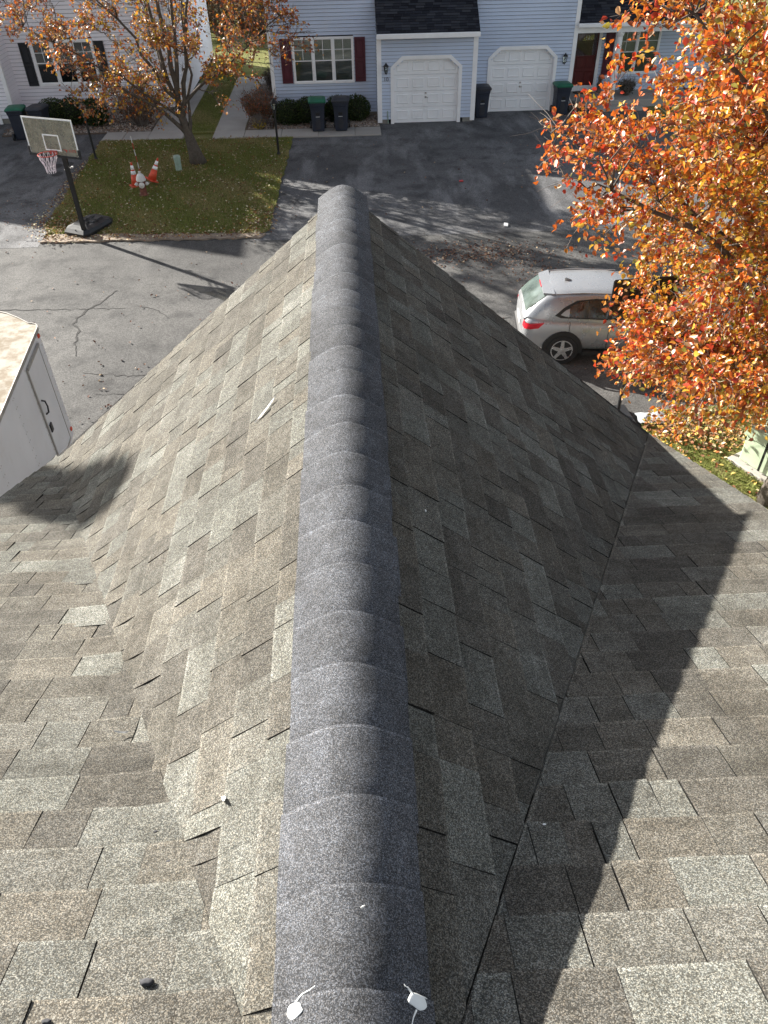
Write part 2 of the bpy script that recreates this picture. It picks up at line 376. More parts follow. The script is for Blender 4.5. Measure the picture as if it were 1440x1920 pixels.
crack([(-5.2, 13.1), (-4.4, 13.0), (-3.2, 13.05)], 0.02, 5, street)
crack([(-9.5, 21.2), (-8.2, 20.85), (-5, 20.75), (-2.4, 20.7)], 0.016, 6, street)
crack([(3.4, 15.6), (2.4, 15.65), (1.6, 15.6)], 0.02, 8, street)
for k, (x, y, a, b) in enumerate([(-9.98, 27.6, .19, .27), (-9.62, 27.75, .17, .25), (-9.72, 26.75, .19, .24)]):
    mb = MB(); mb.poly([V(x+a*math.cos(t)*rng.uniform(.9, 1.1), y+b*math.sin(t)*rng.uniform(.9, 1.1), .009) for t in np.linspace(0, 2*math.pi, 18)[:-1]]); mb.build('oil_stain', M['stain'], drive_l)
# concrete walkways, slab by slab
def walkway(cells, z):
    root = None; mb = MB()
    xs = [c[0] for c in cells]+[c[1] for c in cells]; ys = [c[2] for c in cells]+[c[3] for c in cells]
    for i, (x0, x1, y0, y1) in enumerate(cells): mb.box(x0, x1, y0, y1, -.02, .012)
    root = structure(mb.build('walkway', M['foundation']))
    for (x0, x1, y0, y1) in cells:
        g = .008; b = MB(); d = rng.uniform(-.006, .006)
        b.bbox(x0+g, x1-g, y0+g, y1-g, .0, z+d, .008); b.build('slab', M['concrete'], root)
cells = [(-5.07, -3.92, 30.05, 31.10), (-3.92, -2.55, 30.05, 31.06), (-2.55, -1.2, 30.05, 31.04), (-1.2, .15, 30.05, 31.04), (.15, 1.1, 30.05, 31.04)]
cells += [(-5.07, -3.95, y, y+1.45) for y in (31.10, 32.55, 34.0, 35.45, 36.9, 38.35)] + [(-3.95, -2.95, 38.35, 39.8)]
walkway(cells, .06)
cells = [(-9.1, -8.35, 30.25, 31.3), (-8.35, -7.45, 30.25, 31.3), (-7.45, -6.15, 30.2, 31.3)] + [(-7.45, -6.25, y, y+1.5) for y in (31.3, 32.8, 34.3, 35.8, 37.3)]
walkway(cells, .06)
# planting beds with river stones
def bed(poly, n, seed, label_mat):
    structure(sheet('planting_bed', poly, .05, M['mulch'], .07))
    mb = MB(); r = random.Random(seed)
    xs = [p[0] for p in poly]; ys = [p[1] for p in poly]
    for _ in range(n):
        x = r.uniform(min(xs)+.05, max(xs)-.05); y = r.uniform(min(ys)+.05, max(ys)-.05)
        s = r.uniform(.018, .05); g = r.choice([(.34, .30, .26), (.26, .23, .20), (.40, .36, .32), (.20, .16, .13), (.30, .22, .17)])
        k = r.uniform(.8, 1.15); col = tuple(c*k for c in g); a = r.uniform(0, 6.28); q = r.uniform(.6, 1.0)
        ring = [V(x+s*math.cos(a+i*1.2566), y+s*q*math.sin(a+i*1.2566), .05) for i in range(5)]
        top = V(x+r.uniform(-.3, .3)*s, y+r.uniform(-.3, .3)*s, .05+s*.8)
        mb.add(ring+[top], [(i, (i+1) % 5, 5) for i in range(5)], col)
    return mb
sb = bed([(-2.9, 31.06), (1.1, 31.06), (1.1, 32.74), (-2.9, 32.74)], 2400, 1, None)
sb2 = bed([(-3.93, 31.12), (-2.92, 31.12), (-2.92, 38.3), (-3.93, 38.3)], 1400, 2, None)
sb3 = bed([(-13, 31.3), (-7.47, 31.3), (-7.47, 34.18), (-13, 34.18)], 3200, 3, None)
for s_ in (sb2, sb3):
    n0 = len(sb.v); sb.v += s_.v; sb.f += [tuple(i+n0 for i in f) for f in s_.f]; sb.c += s_.c
o = stuff(sb.build('river_stones', M['stone'])); tag(o, 'tan and grey river stones filling the planting beds', 'stones')

# ================================================================== THE ROOF WE STAND ON
XR, ZR, SG = -0.065, 6.50, 0.846          # gable ridge x, z and slope (rise over run)
Z0, SM = 6.51, 0.405                      # main slope z = Z0 - SM*y
YF = 4.72                                 # front end of the gable
XL, XRT = -2.33, 2.20                     # rakes of the main slope
YB = -1.3                                 # main ridge behind the viewer
EXPO = 0.143
def zmain(y): return Z0-SM*y
def zgab(x): return ZR-SG*abs(x-XR)
def soft(p):
    """valleys are not knife sharp: the shingles bed over them"""
    if p.y < -0.02: return p
    d = abs(zmain(p.y)-zgab(p.x)); k = 0.065 if p.x < XR else 0.008
    if d < k: p = p+V(0, 0, (k-d)**2/(4*k))
    return p
def clip(poly, nx, ny, c):
    out = []
    for i in range(len(poly)):
        a = poly[i]; b = poly[(i+1) % len(poly)]; da = nx*a[0]+ny*a[1]-c; db = nx*b[0]+ny*b[1]-c
        if da <= 0: out.append(a)
        if (da < 0 < db) or (db < 0 < da):
            t = da/(da-db); out.append((a[0]+(b[0]-a[0])*t, a[1]+(b[1]-a[1])*t))
    return out
TINT = [((.120, .112, .097), 5), ((.132, .128, .115), 4), ((.148, .149, .136), 4), ((.100, .093, .082), 3), ((.166, .168, .152), 2), ((.086, .080, .071), 2), ((.124, .113, .096), 4)]
_mean = np.mean([t for t, n in TINT for _ in range(n)], axis=0)
TINTS = [tuple(_mean+(np.array(t)-_mean)*.74) for t, n in TINT for _ in range(n)]
house = empty('shingled_house', (0, 0, 0), 0, 'brown grey shingled house with a dark ridge cap along its front gable', 'house')
PIECES = []                                # (slope index, screen area, mesh builder, key)
SHARED = {}
def slope(idx, O, A, B, Nn, a0, a1, b0, b1, clips, seed, soften=True, cutedge=None):
    r = random.Random(seed); i = 0; b = b0
    while b < b1:
        a = a0-r.uniform(0, .5); lam = r.random() < .5
        bt = b; bb = b+EXPO
        while a < a1:
            wd = r.choice([.08, .10, .12, .14, .16, .18, .2, .24] if idx < 2 else [.09, .12, .15, .18, .2, .22, .26])*r.uniform(.9, 1.12)
            gap = r.choice([.0006, .001, .0015, .002, .0025, .003, .004, .005])
            col = r.choice(TINTS); kk = r.uniform(.86, 1.12); col = tuple(c*kk for c in col)
            qc = O+A*(a+wd/2)+B*(bt+EXPO/2); nearv = qc.x < XR and qc.y > 0 and abs(zmain(qc.y)-zgab(qc.x)) < .17
            if nearv and r.random() < .85: gap = .0006
            lam = not lam; hb = (.0070 if lam else .0046)+r.uniform(-.0006, .0010)
            up = r.choice([1, 1, .93, .87, 1.06]); jb = r.uniform(-.004, .003); sk = r.uniform(-.003, .003)
            if nearv: hb = .0045
            if r.random() < .02 and not nearv: hb += r.uniform(.002, .005)        # lifted corner
            poly = [(a, bt-.03), (a+wd-gap, bt-.03), (a+wd-gap, bb+jb+sk), (a, bb+jb-sk)]
            for (nx, ny, c) in clips:
                if len(poly) < 3: break
                poly = clip(poly, nx, ny, c)
            if len(poly) >= 3:
                ar = abs(sum(poly[j][0]*poly[(j+1) % len(poly)][1]-poly[(j+1) % len(poly)][0]*poly[j][1] for j in range(len(poly))))/2
                if ar > 2e-4:
                    mb = MB()
                    def P(q, low=False):
                        h = -.0015+(hb+.0015)*(q[1]-bt+.03)/(EXPO+.03)
                        p = O+A*q[0]+B*q[1]+Nn*(-.006 if low else h)
                        return soft(p) if soften else p
                    cut = bb-.009+jb
                    main = clip(poly, 0, 1, cut); edge = clip(poly, 0, -1, -cut)
                    mid = bt+EXPO*.45
                    m1 = clip(main, 0, 1, mid); m2 = clip(main, 0, -1, -mid)
                    for q, kq in ((m1, up), (m2, 1.0)):
                        if len(q) >= 3: mb.poly([P(z) for z in q], tuple(c*kq for c in col))
                    if cutedge:                       # trimmed edge along the valley, worn bare and standing proud
                        nx, ny, c = cutedge; band = clip(clip(poly, nx, ny, c-r.uniform(0, .006)), -nx, -ny, -(c-r.uniform(.009, .022)))
                        kb = r.uniform(1.15, 1.55)
                        if len(band) >= 3: mb.poly([P(z)+Nn*.0025 for z in band], tuple(min(.4, q*kb) for q in col))
                    if len(edge) >= 3: mb.poly([P(z) for z in edge], tuple(min(.5, c*1.28) for c in col))
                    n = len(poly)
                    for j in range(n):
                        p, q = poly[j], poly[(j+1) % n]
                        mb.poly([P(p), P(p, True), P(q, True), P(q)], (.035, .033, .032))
                    cen = O+A*(sum(p[0] for p in poly)/n)+B*(sum(p[1] for p in poly)/n)
                    pts = [project(O+A*p[0]+B*p[1]) for p in poly]; area = 0
                    cp = project(cen)
                    if cp and all(pts) and -60 < cp[0] < 1500 and -60 < cp[1] < 1980:
                        area = abs(sum(pts[j][0]*pts[(j+1) % n][1]-pts[(j+1) % n][0]*pts[j][1] for j in range(n)))/2
                    PIECES.append((idx, area, mb))
            a += wd
        b += EXPO; i += 1
cs = math.sqrt(1+SG*SG); cm = math.sqrt(1+SM*SM)
AY = V(0, 1, 0); AX = V(1, 0, 0)
BR = V(1, 0, -SG)/cs; BL = V(-1, 0, -SG)/cs; BM = V(0, 1, -SM)/cm
NRM = V(SG, 0, 1)/cs; NLM = V(-SG, 0, 1)/cs; NMM = V(0, SM, 1)/cm
# decks (dark felt underneath the shingles)
def deck_polys():
    yv = lambda x: (Z0-zgab(x))/SM
    R_ = [V(XR, YF, ZR), V(XR, yv(XR), ZR), V(XRT+.04, yv(XRT+.04), zgab(XRT+.04)), V(XRT+.04, YF, zgab(XRT+.04))]
    L_ = [V(XR, YF, ZR), V(XR, yv(XR), ZR), V(XL-.04, yv(XL-.04), zgab(XL-.04)), V(XL-.04, YF, zgab(XL-.04))]
    return R_, L_, yv
RP, LP, yv = deck_polys()
felt = mat('roofing_felt', (.03, .029, .028), .95)
d_r = MB(); d_r.prism([p-NRM*.008 for p in RP], -NRM*.05); d_r = d_r.build('gable_slope', felt, house)
d_l = MB(); d_l.prism([p-NLM*.008 for p in LP], -NLM*.05); d_l = d_l.build('gable_slope', felt, house)
yr_ = yv(XRT); yl_ = yv(XL)
d_m = MB()
for poly in ([V(XRT, YB, zmain(YB)), V(XRT, yr_, zmain(yr_)), V(XR, yv(XR), zmain(yv(XR))), V(XL, yl_, zmain(yl_)), V(XL, YB, zmain(YB))],):
    # concave outline -> two pieces
    a, b, c, d, e = poly; mid = V(XR, YB, zmain(YB))
    for q in ([a, b, c, mid], [mid, c, d, e]): d_m.prism([p-NMM*.008 for p in q], -NMM*.05)
d_m = d_m.build('main_slope', felt, house)
# valley lines in (a,b) of each slope:  on the right gable slope y >= yv(x), x = XR + b/cs
kv = SG/SM
yv0 = (Z0-ZR)/SM
slope(0, V(XR, 0, ZR), AY, BR, NRM, -.3, YF+.02, 0, (XRT-XR+.05)*cs, [(1, 0, YF+.015), (-1, kv/cs, -yv0-.012), (0, 1, (XRT-XR+.05)*cs), (0, -1, -.02)], 21)
slope(1, V(XR, 0, ZR), AY, BL, NLM, -.3, YF+.02, 0, (XR-XL+.05)*cs, [(1, 0, YF+.015), (-1, kv/cs, -yv0), (0, 1, (XR-XL+.05)*cs), (0, -1, -.02)], 22)
Om = V(0, 0, Z0)
bb0 = YB*cm; n0 = math.floor((0-bb0)/EXPO)
# right part: x >= XR + (y-yv0)/kv  ; left part: x <= XR - (y-yv0)/kv ; b = y*cm
slope(2, Om, AX, BM, NMM, XR, XRT+.03, bb0, yr_*cm+.1, [(-1, 1/(kv*cm), -(XR-yv0/kv)), (1, 0, XRT+.02), (-1, 0, -XR)], 23, cutedge=(-1, 1/(kv*cm), -(XR-yv0/kv)))
slope(2, Om, AX, BM, NMM, XL-.05, XR, bb0, yl_*cm+.1, [(1, 1/(kv*cm), XR+yv0/kv), (-1, 0, -(XL-.02)), (1, 0, XR)], 24)
decks = [d_r, d_l, d_m]
order = sorted(range(len(PIECES)), key=lambda k: -PIECES[k][1])
single = set(order[:290]); rest = [MB(), MB(), MB()]
for k, (idx, ar, mb) in enumerate(PIECES):
    if k in single: mb.build('shingle', M['shingle'], decks[idx])
    else:
        n = len(rest[idx].v); rest[idx].v += mb.v; rest[idx].f += [tuple(i+n for i in f) for f in mb.f]; rest[idx].c += mb.c
for mb, d in zip(rest, decks): stuff(mb.build('shingle_field', M['shingle'], d))
# ridge cap, piece by piece, each nearer one lapping the one beyond
cap = MB(); cap.tube([(XR, yv0-.1, ZR-.035), (XR, YF, ZR-.035)], .02, 6); cap = cap.build('ridge_cap', felt, house)
def cap_piece(y0, y1, seed):
    r = random.Random(seed); mb = MB(); n = 12; hw = .149+r.uniform(-.004, .004); sh = r.uniform(-.004, .004); k = r.uniform(.9, 1.1)
    base = (.100*k, .104*k, .117*k)
    e_ = y1-y0; rows = [(y0-.05, -.003), (y0, .006), (y0+.10*e_, .0105), (y0+.32*e_, .0148), (y0+.7*e_, .0168), (y1-.008, .0176), (y1, .0178), (y1, .004)]
    vs = []; skew = r.uniform(-.006, .006)
    for yy, h in rows:
        for i in range(n+1):
            t = -1+2*i/n; x = t*hw*math.cos(.0)+sh
            z = ZR+.010+h-SG*(math.sqrt(x*x+.080**2)-.080)
            vs.append(V(XR+x, yy+skew*t+r.uniform(-.0012, .0012), z))
    mb.v = [tuple(p) for p in vs]
    for j in range(len(rows)-1):
        col = base if j < len(rows)-3 else (tuple(c*1.3 for c in base) if j == len(rows)-3 else (.03, .03, .03))
        for i in range(n):
            a = j*(n+1)+i; mb.f.append((a, a+1, a+n+2, a+n+1)); mb.c.append(col)
    for s_ in (0, n):                       # thin side edges
        for j in range(len(rows)-2):
            p, q = vs[j*(n+1)+s_], vs[(j+1)*(n+1)+s_]
            mb.add([p, q, q-V(0, 0, .012), p-V(0, 0, .012)], [(0, 1, 2, 3)], (.035, .035, .038))
    return mb
yy = YF+.03; k = 0; CE = .1795
while yy > -.1:
    e = CE*random.Random(300+k).uniform(.94, 1.06)
    mb = cap_piece(yy-e, yy, 400+k)
    me_o = mb.build('cap_shingle', M['cap_shingle'], cap, auto=45)
    yy -= e; k += 1
# white sealant dabs on the nearest cap
def blob(name, c, rx, ry, h, m, parent, seed, nrm=V(0, 0, 1), rz=0, lab=None):
    r = random.Random(seed); q = nrm.to_track_quat('Z', 'Y').to_matrix(); mb = MB(); n = 28; rings = [(1.0, -.3), (.97, .35), (.88, .7), (.65, .92), (.3, 1.0)]; ph = r.uniform(0, 6)
    jit = [1+.10*math.sin(2*6.283*i/n+ph)+.07*math.sin(5*6.283*i/n+2*ph) for i in range(n)]; vs = []
    for s_, hh in rings:
        for i in range(n):
            t = 2*math.pi*i/n+rz; jj = 1+(jit[i]-1)*s_
            vs.append(c+q@V(rx*s_*jj*math.cos(t), ry*s_*jj*math.sin(t), h*hh))
    f = [(j*n+i, j*n+(i+1) % n, (j+1)*n+(i+1) % n, (j+1)*n+i) for j in range(len(rings)-1) for i in range(n)]+[tuple((len(rings)-1)*n+i for i in range(n))]
    mb.add(vs, f); o = mb.build(name, m, parent, smooth=True); return o
def gable_pt(x, y, h=.02): return V(x, y, zgab(x)+h)
# gable wall, side walls and trim below the roof
wl = MB(); t = .18
for x in (XL+t, XRT-t): wl.box(x-.06, x+.06, -7.0, YF-.35, 0, min(zmain(YF-.35), zgab(x))-.12)
wl.box(XL+t+.06, XRT-t-.06, YF-.40, YF-.28, 0, 4.45)
wl.prism([V(XL+t+.06, YF-.40, 4.45), V(XRT-t-.06, YF-.40, 4.45), V(XR, YF-.40, ZR-.25)], (0, .12, 0))
wl.build('wall', M['grey_siding'], house)
wb = MB()
for s_, x1 in ((1, XRT+.04), (-1, XL-.04)):
    z1 = zgab(x1); wb.prism([V(XR, YF-.03, ZR-.06), V(x1, YF-.03, z1-.06), V(x1, YF-.03, z1-.22), V(XR, YF-.03, ZR-.22)], (0, .025, 0))
wb.build('rake_board', M['white'], house)
rb = MB()
for x, y1 in ((XRT+.0, yr_), (XL-.0, yl_)):
    rb.prism([V(x-.012, YB, zmain(YB)-.07), V(x-.012, y1, zmain(y1)-.07), V(x-.012, y1, zmain(y1)-.22), V(x-.012, YB, zmain(YB)-.22)], (.024, 0, 0))
rb.build('rake_board', M['white'], house)
bk = MB(); zb = zmain(YB); bk.prism([V(XL, YB, zb-.01), V(XRT, YB, zb-.01), V(XRT, -7.2, zb-2.4), V(XL, -7.2, zb-2.4)], (0, 0, -.06)); bk.build('rear_slope', M['chip'], house)
blob('sealant_dab', V(XR-.105, .455, ZR+.0264-SG*(math.hypot(.105, .080)-.080)), .0125, .024, .0022, M['sealant'], house, 1, NLM)
def smear(pts, parent):
    q = MB(); q.tube([V(XR+x, y, ZR+.0278-SG*(math.hypot(x, .080)-.080)) for x, y in pts], [.0022, .0014, .0009, .0006][:len(pts)], 5); q.build('sealant_smear', M['sealant'], parent)
smear([(-.100, .468), (-.088, .478), (-.075, .481), (-.064, .486)], house); smear([(.118, .448), (.112, .436), (.108, .424), (.105, .415)], house); smear([(.112, .474), (.105, .482), (.100, .484), (.098, .487)], house)
blob('sealant_dab', V(XR+.125, .462, ZR+.0264-SG*(math.hypot(.125, .080)-.080)), .014, .026, .0022, M['sealant'], house, 2, NRM)
# ================================================================== HOUSES
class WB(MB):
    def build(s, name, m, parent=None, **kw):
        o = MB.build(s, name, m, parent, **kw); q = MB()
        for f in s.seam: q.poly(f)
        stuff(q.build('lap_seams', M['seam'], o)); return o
M['seam'] = mat('shaded_lap_seam', (.17, .18, .21), .9)  # dark colour paints the shade line under each siding lip
def siding(O, U, Nn, z0, z1, spans, e=0.118, holes=()):
    """lap siding: courses of boards whose lower edge stands proud; spans(z)->(u0,u1); holes: functions z->(u0,u1) or None"""
    mb = WB(); mb.seam = []; z = z0; U = Vector(U); Nn = Vector(Nn); O = Vector(O)
    while z < z1-1e-6:
        zt = min(z+e, z1); zm = (z+zt)/2
        sp = spans(zm) if callable(spans) else spans
        if sp is None: z = zt; continue
        iv = [sp]
        for h in holes:
            hh = h(zm)
            if hh is None: continue
            nv = []
            for a, b in iv:
                if hh[1] <= a or hh[0] >= b: nv.append((a, b)); continue
                if hh[0] > a: nv.append((a, hh[0]))
                if hh[1] < b: nv.append((hh[1], b))
            iv = nv
        for a, b in iv:
            if b-a < .01: continue
            p = lambda u, zz, d: O+U*u+Nn*d+V(0, 0, zz)
            zs = zt-.016
            mb.poly([p(a, z, .030), p(b, z, .030), p(b, zs, .008), p(a, zs, .008)])
            mb.poly([p(a, zs, .008), p(b, zs, .008), p(b, zs, -.03), p(a, zs, -.03)])
            mb.poly([p(a, z, -.03), p(b, z, -.03), p(b, z, .030), p(a, z, .030)])
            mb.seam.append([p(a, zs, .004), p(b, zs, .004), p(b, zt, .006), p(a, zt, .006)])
        z = zt
    return mb
def rect(u0, u1, z0, z1): return lambda z: (u0, u1) if z0 < z < z1 else None
def cham(u0, u1, z1, zc, du):
    def f(z):
        if z > z1 or z < 0: return None
        d = 0 if z < zc else (z-zc)/(z1-zc)*du
        return (u0+d, u1-d)
    return f
def pbox(o_, name, m, parent, *b, bev=0.0):
    mb = MB()
    if bev: mb.bbox(*b, bev)
    else: mb.box(*b)
    return mb.build(name, m, parent)
def window(parent, x0, x1, z0, z1, y, units, grille=True, frame=.06, blind=True, dark=False):
    """vinyl double-hung window, its wall face at y (looking towards -y)"""
    f = MB(); fy0, fy1 = y-.045, y+.03
    f.box(x0, x1, fy0, fy1, z1-frame, z1); f.box(x0, x1, fy0-.012, fy1, z0, z0+frame)
    wd = (x1-x0-2*frame-(units-1)*frame*1.25)/units
    f.box(x0, x0+frame, fy0, fy1, z0+frame, z1-frame); f.box(x1-frame, x1, fy0, fy1, z0+frame, z1-frame)
    xs = []
    x = x0+frame
    for i in range(units):
        xs.append((x, x+wd)); x += wd
        if i < units-1: f.box(x, x+frame*1.25, fy0, fy1, z0+frame, z1-frame); x += frame*1.25
    win = f.build('window', M['white'], parent)
    zm = (z0+z1)/2
    for a, b in xs:
        s = MB(); t = .028
        for (c0, c1, yy) in ((zm-.02, z1-frame, y-.015), (z0+frame, zm+.02, y+.008)):
            s.box(a, b, yy-.012, yy+.012, c0, c0+t); s.box(a, b, yy-.012, yy+.012, c1-t, c1)
            s.box(a, a+t, yy-.012, yy+.012, c0+t, c1-t); s.box(b-t, b, yy-.012, yy+.012, c0+t, c1-t)
        s.build('sash', M['white'], win)
        for (c0, c1, yy) in ((zm-.02+t, z1-frame-t, y-.015), (z0+frame+t, zm+.02-t, y+.008)):
            MB().box(a+t, b-t, yy-.003, yy+.003, c0, c1).build('pane', M['glass'], win)
        if grille:
            g = MB(); xm = (a+b)/2; zz = (zm+z1-frame)/2
            g.box(xm-.009, xm+.009, y-.026, y-.019, zm+t, z1-frame-t); g.box(a+t, xm-.009, y-.026, y-.019, zz-.009, zz+.009); g.box(xm+.009, b-t, y-.026, y-.019, zz-.009, zz+.009)
            g.build('grille', M['white'], win)
        MB().box(a, b, y+.045, y+.055, zm, z1-frame).build('blind', M['room'] if dark else M['blind'], win)
        MB().box(a, b, y+.062, y+.07, z0+frame, zm).build('blind', M['room'] if dark else M['screen'], win)
    return win
def shutter(parent, x0, x1, z0, z1, y, m):
    s = MB(); st = .055; zm = (z0+z1)/2
    s.box(x0, x0+st, y-.035, y, z0, z1); s.box(x1-st, x1, y-.035, y, z0, z1)
    for a, b in ((z0, z0+.09), (zm-.04, zm+.04), (z1-.07, z1)): s.box(x0+st, x1-st, y-.035, y, a, b)
    o = s.build('shutter', m, parent)
    for a, b in ((z0+.09, zm-.04), (zm+.04, z1-.07)):
        q = MB(); q.box(x0+st, x1-st, y-.012, y, a, b)
        q.bbox(x0+st+.025, x1-st-.025, y-.028, y-.0125, a+.035, b-.035, .01); q.build('panel', m, o)
    return o
def text_mesh(name, s, size, loc, rot, m, parent, depth=.004):
    cu = bpy.data.curves.new(name, 'FONT'); cu.body = s; cu.size = size; cu.extrude = depth; cu.align_x = 'CENTER'; cu.align_y = 'CENTER'; cu.resolution_u = 3
    t = bpy.data.objects.new(name+'_c', cu); C.objects.link(t)
    dg = bpy.context.evaluated_depsgraph_get(); me = bpy.data.meshes.new_from_object(t.evaluated_get(dg)); bpy.data.objects.remove(t)
    me.name = name; me.materials.clear(); me.materials.append(m); o = bpy.data.objects.new(name, me); C.objects.link(o); o.location = loc; o.rotation_euler = rot; o.parent = parent; return o
def garage_door(parent, x0, x1, z1, zc, du, y):
    """4 x 4 panelled steel door set back behind a chamfered white surround"""
    tw = .115; yo = y-.055
    pl = [(x0-tw, -.02), (x0-tw, zc+.04), (x0+du-.05, z1+tw), (x1-du+.05, z1+tw), (x1+tw, zc+.04), (x1+tw, -.02)]
    pi = [(x0, -.02), (x0, zc), (x0+du, z1), (x1-du, z1), (x1, zc), (x1, -.02)]
    t = MB()
    for i in range(5):
        a, b, c, d = pl[i], pl[i+1], pi[i+1], pi[i]
        t.prism([V(p[0], yo, p[1]) for p in (a, b, c, d)], (0, .05, 0))
        t.prism([V(p[0], y-.005, p[1]) for p in (d, c)]+[V(c[0], y-.005, c[1]), V(d[0], y-.005, d[1])][:0]+[V(c[0]-(c[0]-(x0+x1)/2)*.012, y-.005, c[1]-.012), V(d[0]-(d[0]-(x0+x1)/2)*.012, y-.005, d[1]-.012 if d[1] > .1 else d[1])], (0, .13, 0))
    t.build('door_surround', M['white'], parent)
    yd = y+.10; s = MB(); hs = (z1+.02)/4
    for k in range(4):
        za, zb = k*hs+.004, (k+1)*hs-.004
        xa, xb = (x0-.02, x1+.02)
        if k == 3: s.prism([V(xa, yd, za), V(xb, yd, za), V(xb, yd, zb-.0), V(xa, yd, zb-.0)], (0, .04, 0))
        else: s.box(xa, xb, yd, yd+.04, za, zb)
    s.box(x0-.02, x1+.02, yd+.01, yd+.045, 0, .004)
    d = s.build('garage_door', M['door_white'], parent)
    # inside of the surround hides the corners
    q = MB()
    for (cx, sx) in ((x0, 1), (x1, -1)): q.prism([V(cx-sx*.03, yd-.055, zc), V(cx+sx*du, yd-.055, z1+.03), V(cx-sx*.03, yd-.055, z1+.03)], (0, .05, 0))
    q.build('corner_filler', M['white'], d)
    pw = (x1-x0-.1)/4
    for k in range(4):
        for i in range(4):
            xa = x0+.05+i*pw+.06; xb = x0+.05+(i+1)*pw-.06; za = k*hs+.11; zb = (k+1)*hs-.10
            p = MB(); g = .03
            o4 = [(xa, za), (xb, za), (xb, zb), (xa, zb)]; i4 = [(xa+g, za+g), (xb-g, za+g), (xb-g, zb-g), (xa+g, zb-g)]; j4 = [(xa+2*g, za+2*g), (xb-2*g, za+2*g), (xb-2*g, zb-2*g), (xa+2*g, zb-2*g)]
            L = [V(x, yd-.001, z) for x, z in o4]+[V(x, yd-.020, z) for x, z in i4]+[V(x, yd-.010, z) for x, z in j4]
            p.add(L, [(a, (a+1) % 4, 4+(a+1) % 4, 4+a) for a in range(4)]+[(4+a, 4+(a+1) % 4, 8+(a+1) % 4, 8+a) for a in range(4)]+[(8, 9, 10, 11)])
            p.build('panel', M['door_white'], d)
    h = MB(); xc = (x0+x1)/2; h.lathe([(.03, 0), (.03, .02)], 10, Matrix.Translation((xc, yd-.005, 1.0)) @ Matrix.Rotation(R(90), 4, 'X'))
    h.tube([(xc-.01, yd-.03, .86), (xc, yd-.05, .87), (xc+.09, yd-.05, .855)], .012, 6); h.lathe([(.035, 0), (.03, .03)], 10, Matrix.Translation((xc, yd-.002, .86)) @ Matrix.Rotation(R(90), 4, 'X'))
    h.build('handle', M['alu'], d)
    return d
def lantern(parent, x, y, z):
    l = MB(); T = Matrix.Translation((x, y-.12, z))
    l.box(x-.055, x+.055, y-.02, y-.002, z-.16, z+.04)
    l.tube([(x, y-.02, z-.14), (x, y-.09, z-.17), (x, y-.12, z-.12)], .012, 6)
    l.lathe([(.045, -.12), (.05, -.10), (.02, -.10)], 8, T); l.lathe([(.105, .10), (.10, .115), (.05, .16), (.025, .19), (.012, .22)], 8, T)
    for k in range(6):
        a = k*math.pi/3; l.tube([(x+.048*math.cos(a), y-.12+.048*math.sin(a), z-.10), (x+.085*math.cos(a), y-.12+.085*math.sin(a), z+.10)], .006, 4)
    o = l.build('wall_lantern', M['black'], parent)
    g = MB(); g.lathe([(.042, -.10), (.075, .098)], 6, T); g.build('glass', M['glass'], o)
    return o
def roof_tabs(O, U, D, Nn, w_, l_, e, tw, seed, cols):
    """strip shingles of a distant roof: real tabs, one mesh"""
    mb = MB(); r = random.Random(seed); n = int(l_/e)+1
    for i in range(n):
        u = -r.uniform(0, tw)
        while u < w_:
            a, b = max(0, u), min(w_, u+tw-.008)
            if b-a > .02:
                c = r.choice(cols); k = r.uniform(.8, 1.25); c = tuple(x*k for x in c); h = .012+r.uniform(-.002, .004); d1 = min(l_, (i+1)*e)+r.uniform(-.004, .004)
                p = lambda uu, dd, hh: O+U*uu+D*dd+Nn*hh
                mb.poly([p(a, i*e-.01, .0), p(b, i*e-.01, .0), p(b, d1, h), p(a, d1, h)], c)
                mb.poly([p(a, d1, h), p(b, d1, h), p(b, d1, 0), p(a, d1, 0)], (.01, .01, .012))
            u += tw
    return mb
DARKT = [(.020, .022, .030), (.030, .033, .042), (.014, .015, .021), (.040, .042, .050)]
# ---------------------------------------------------------------- pale blue townhouse
BY = 32.75; GY = 31.56
bh = empty('blue_townhouse', (2.8, BY, 0), 0, 'pale blue sided townhouse with two white garage doors and maroon shutters', 'house')
bh.location = (0, 0, 0)
ZP = 9.3
def gable_span(x0, x1, ze, zp):
    xm = (x0+x1)/2
    return lambda z: (x0, x1) if z < ze else ((x0+(z-ze)/(zp-ze)*(xm-x0), x1-(z-ze)/(zp-ze)*(x1-xm)) if z < zp-.05 else None)
bx0, bx1 = -2.90, 8.53
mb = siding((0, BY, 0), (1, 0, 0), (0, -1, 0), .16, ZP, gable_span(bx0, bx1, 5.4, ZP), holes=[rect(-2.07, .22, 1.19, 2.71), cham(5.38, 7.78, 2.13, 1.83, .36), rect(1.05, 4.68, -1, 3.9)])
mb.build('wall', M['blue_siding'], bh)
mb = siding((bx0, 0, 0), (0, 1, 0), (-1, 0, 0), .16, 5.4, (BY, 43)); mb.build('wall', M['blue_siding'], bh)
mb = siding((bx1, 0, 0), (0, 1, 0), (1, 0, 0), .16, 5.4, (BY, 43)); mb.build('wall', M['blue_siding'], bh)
core = MB(); core.box(bx0+.05, 1.2, BY+.12, 43, 0, 5.4); core.box(1.2, bx1-.05, BY+.35, 43, 0, 5.4); core.prism([V(bx0+.05, BY+.12, 5.4), V(bx1-.05, BY+.12, 5.4), V((bx0+bx1)/2, BY+.12, ZP-.05)], (0, 10, 0)); core.build('inner_wall', M['room'], bh)
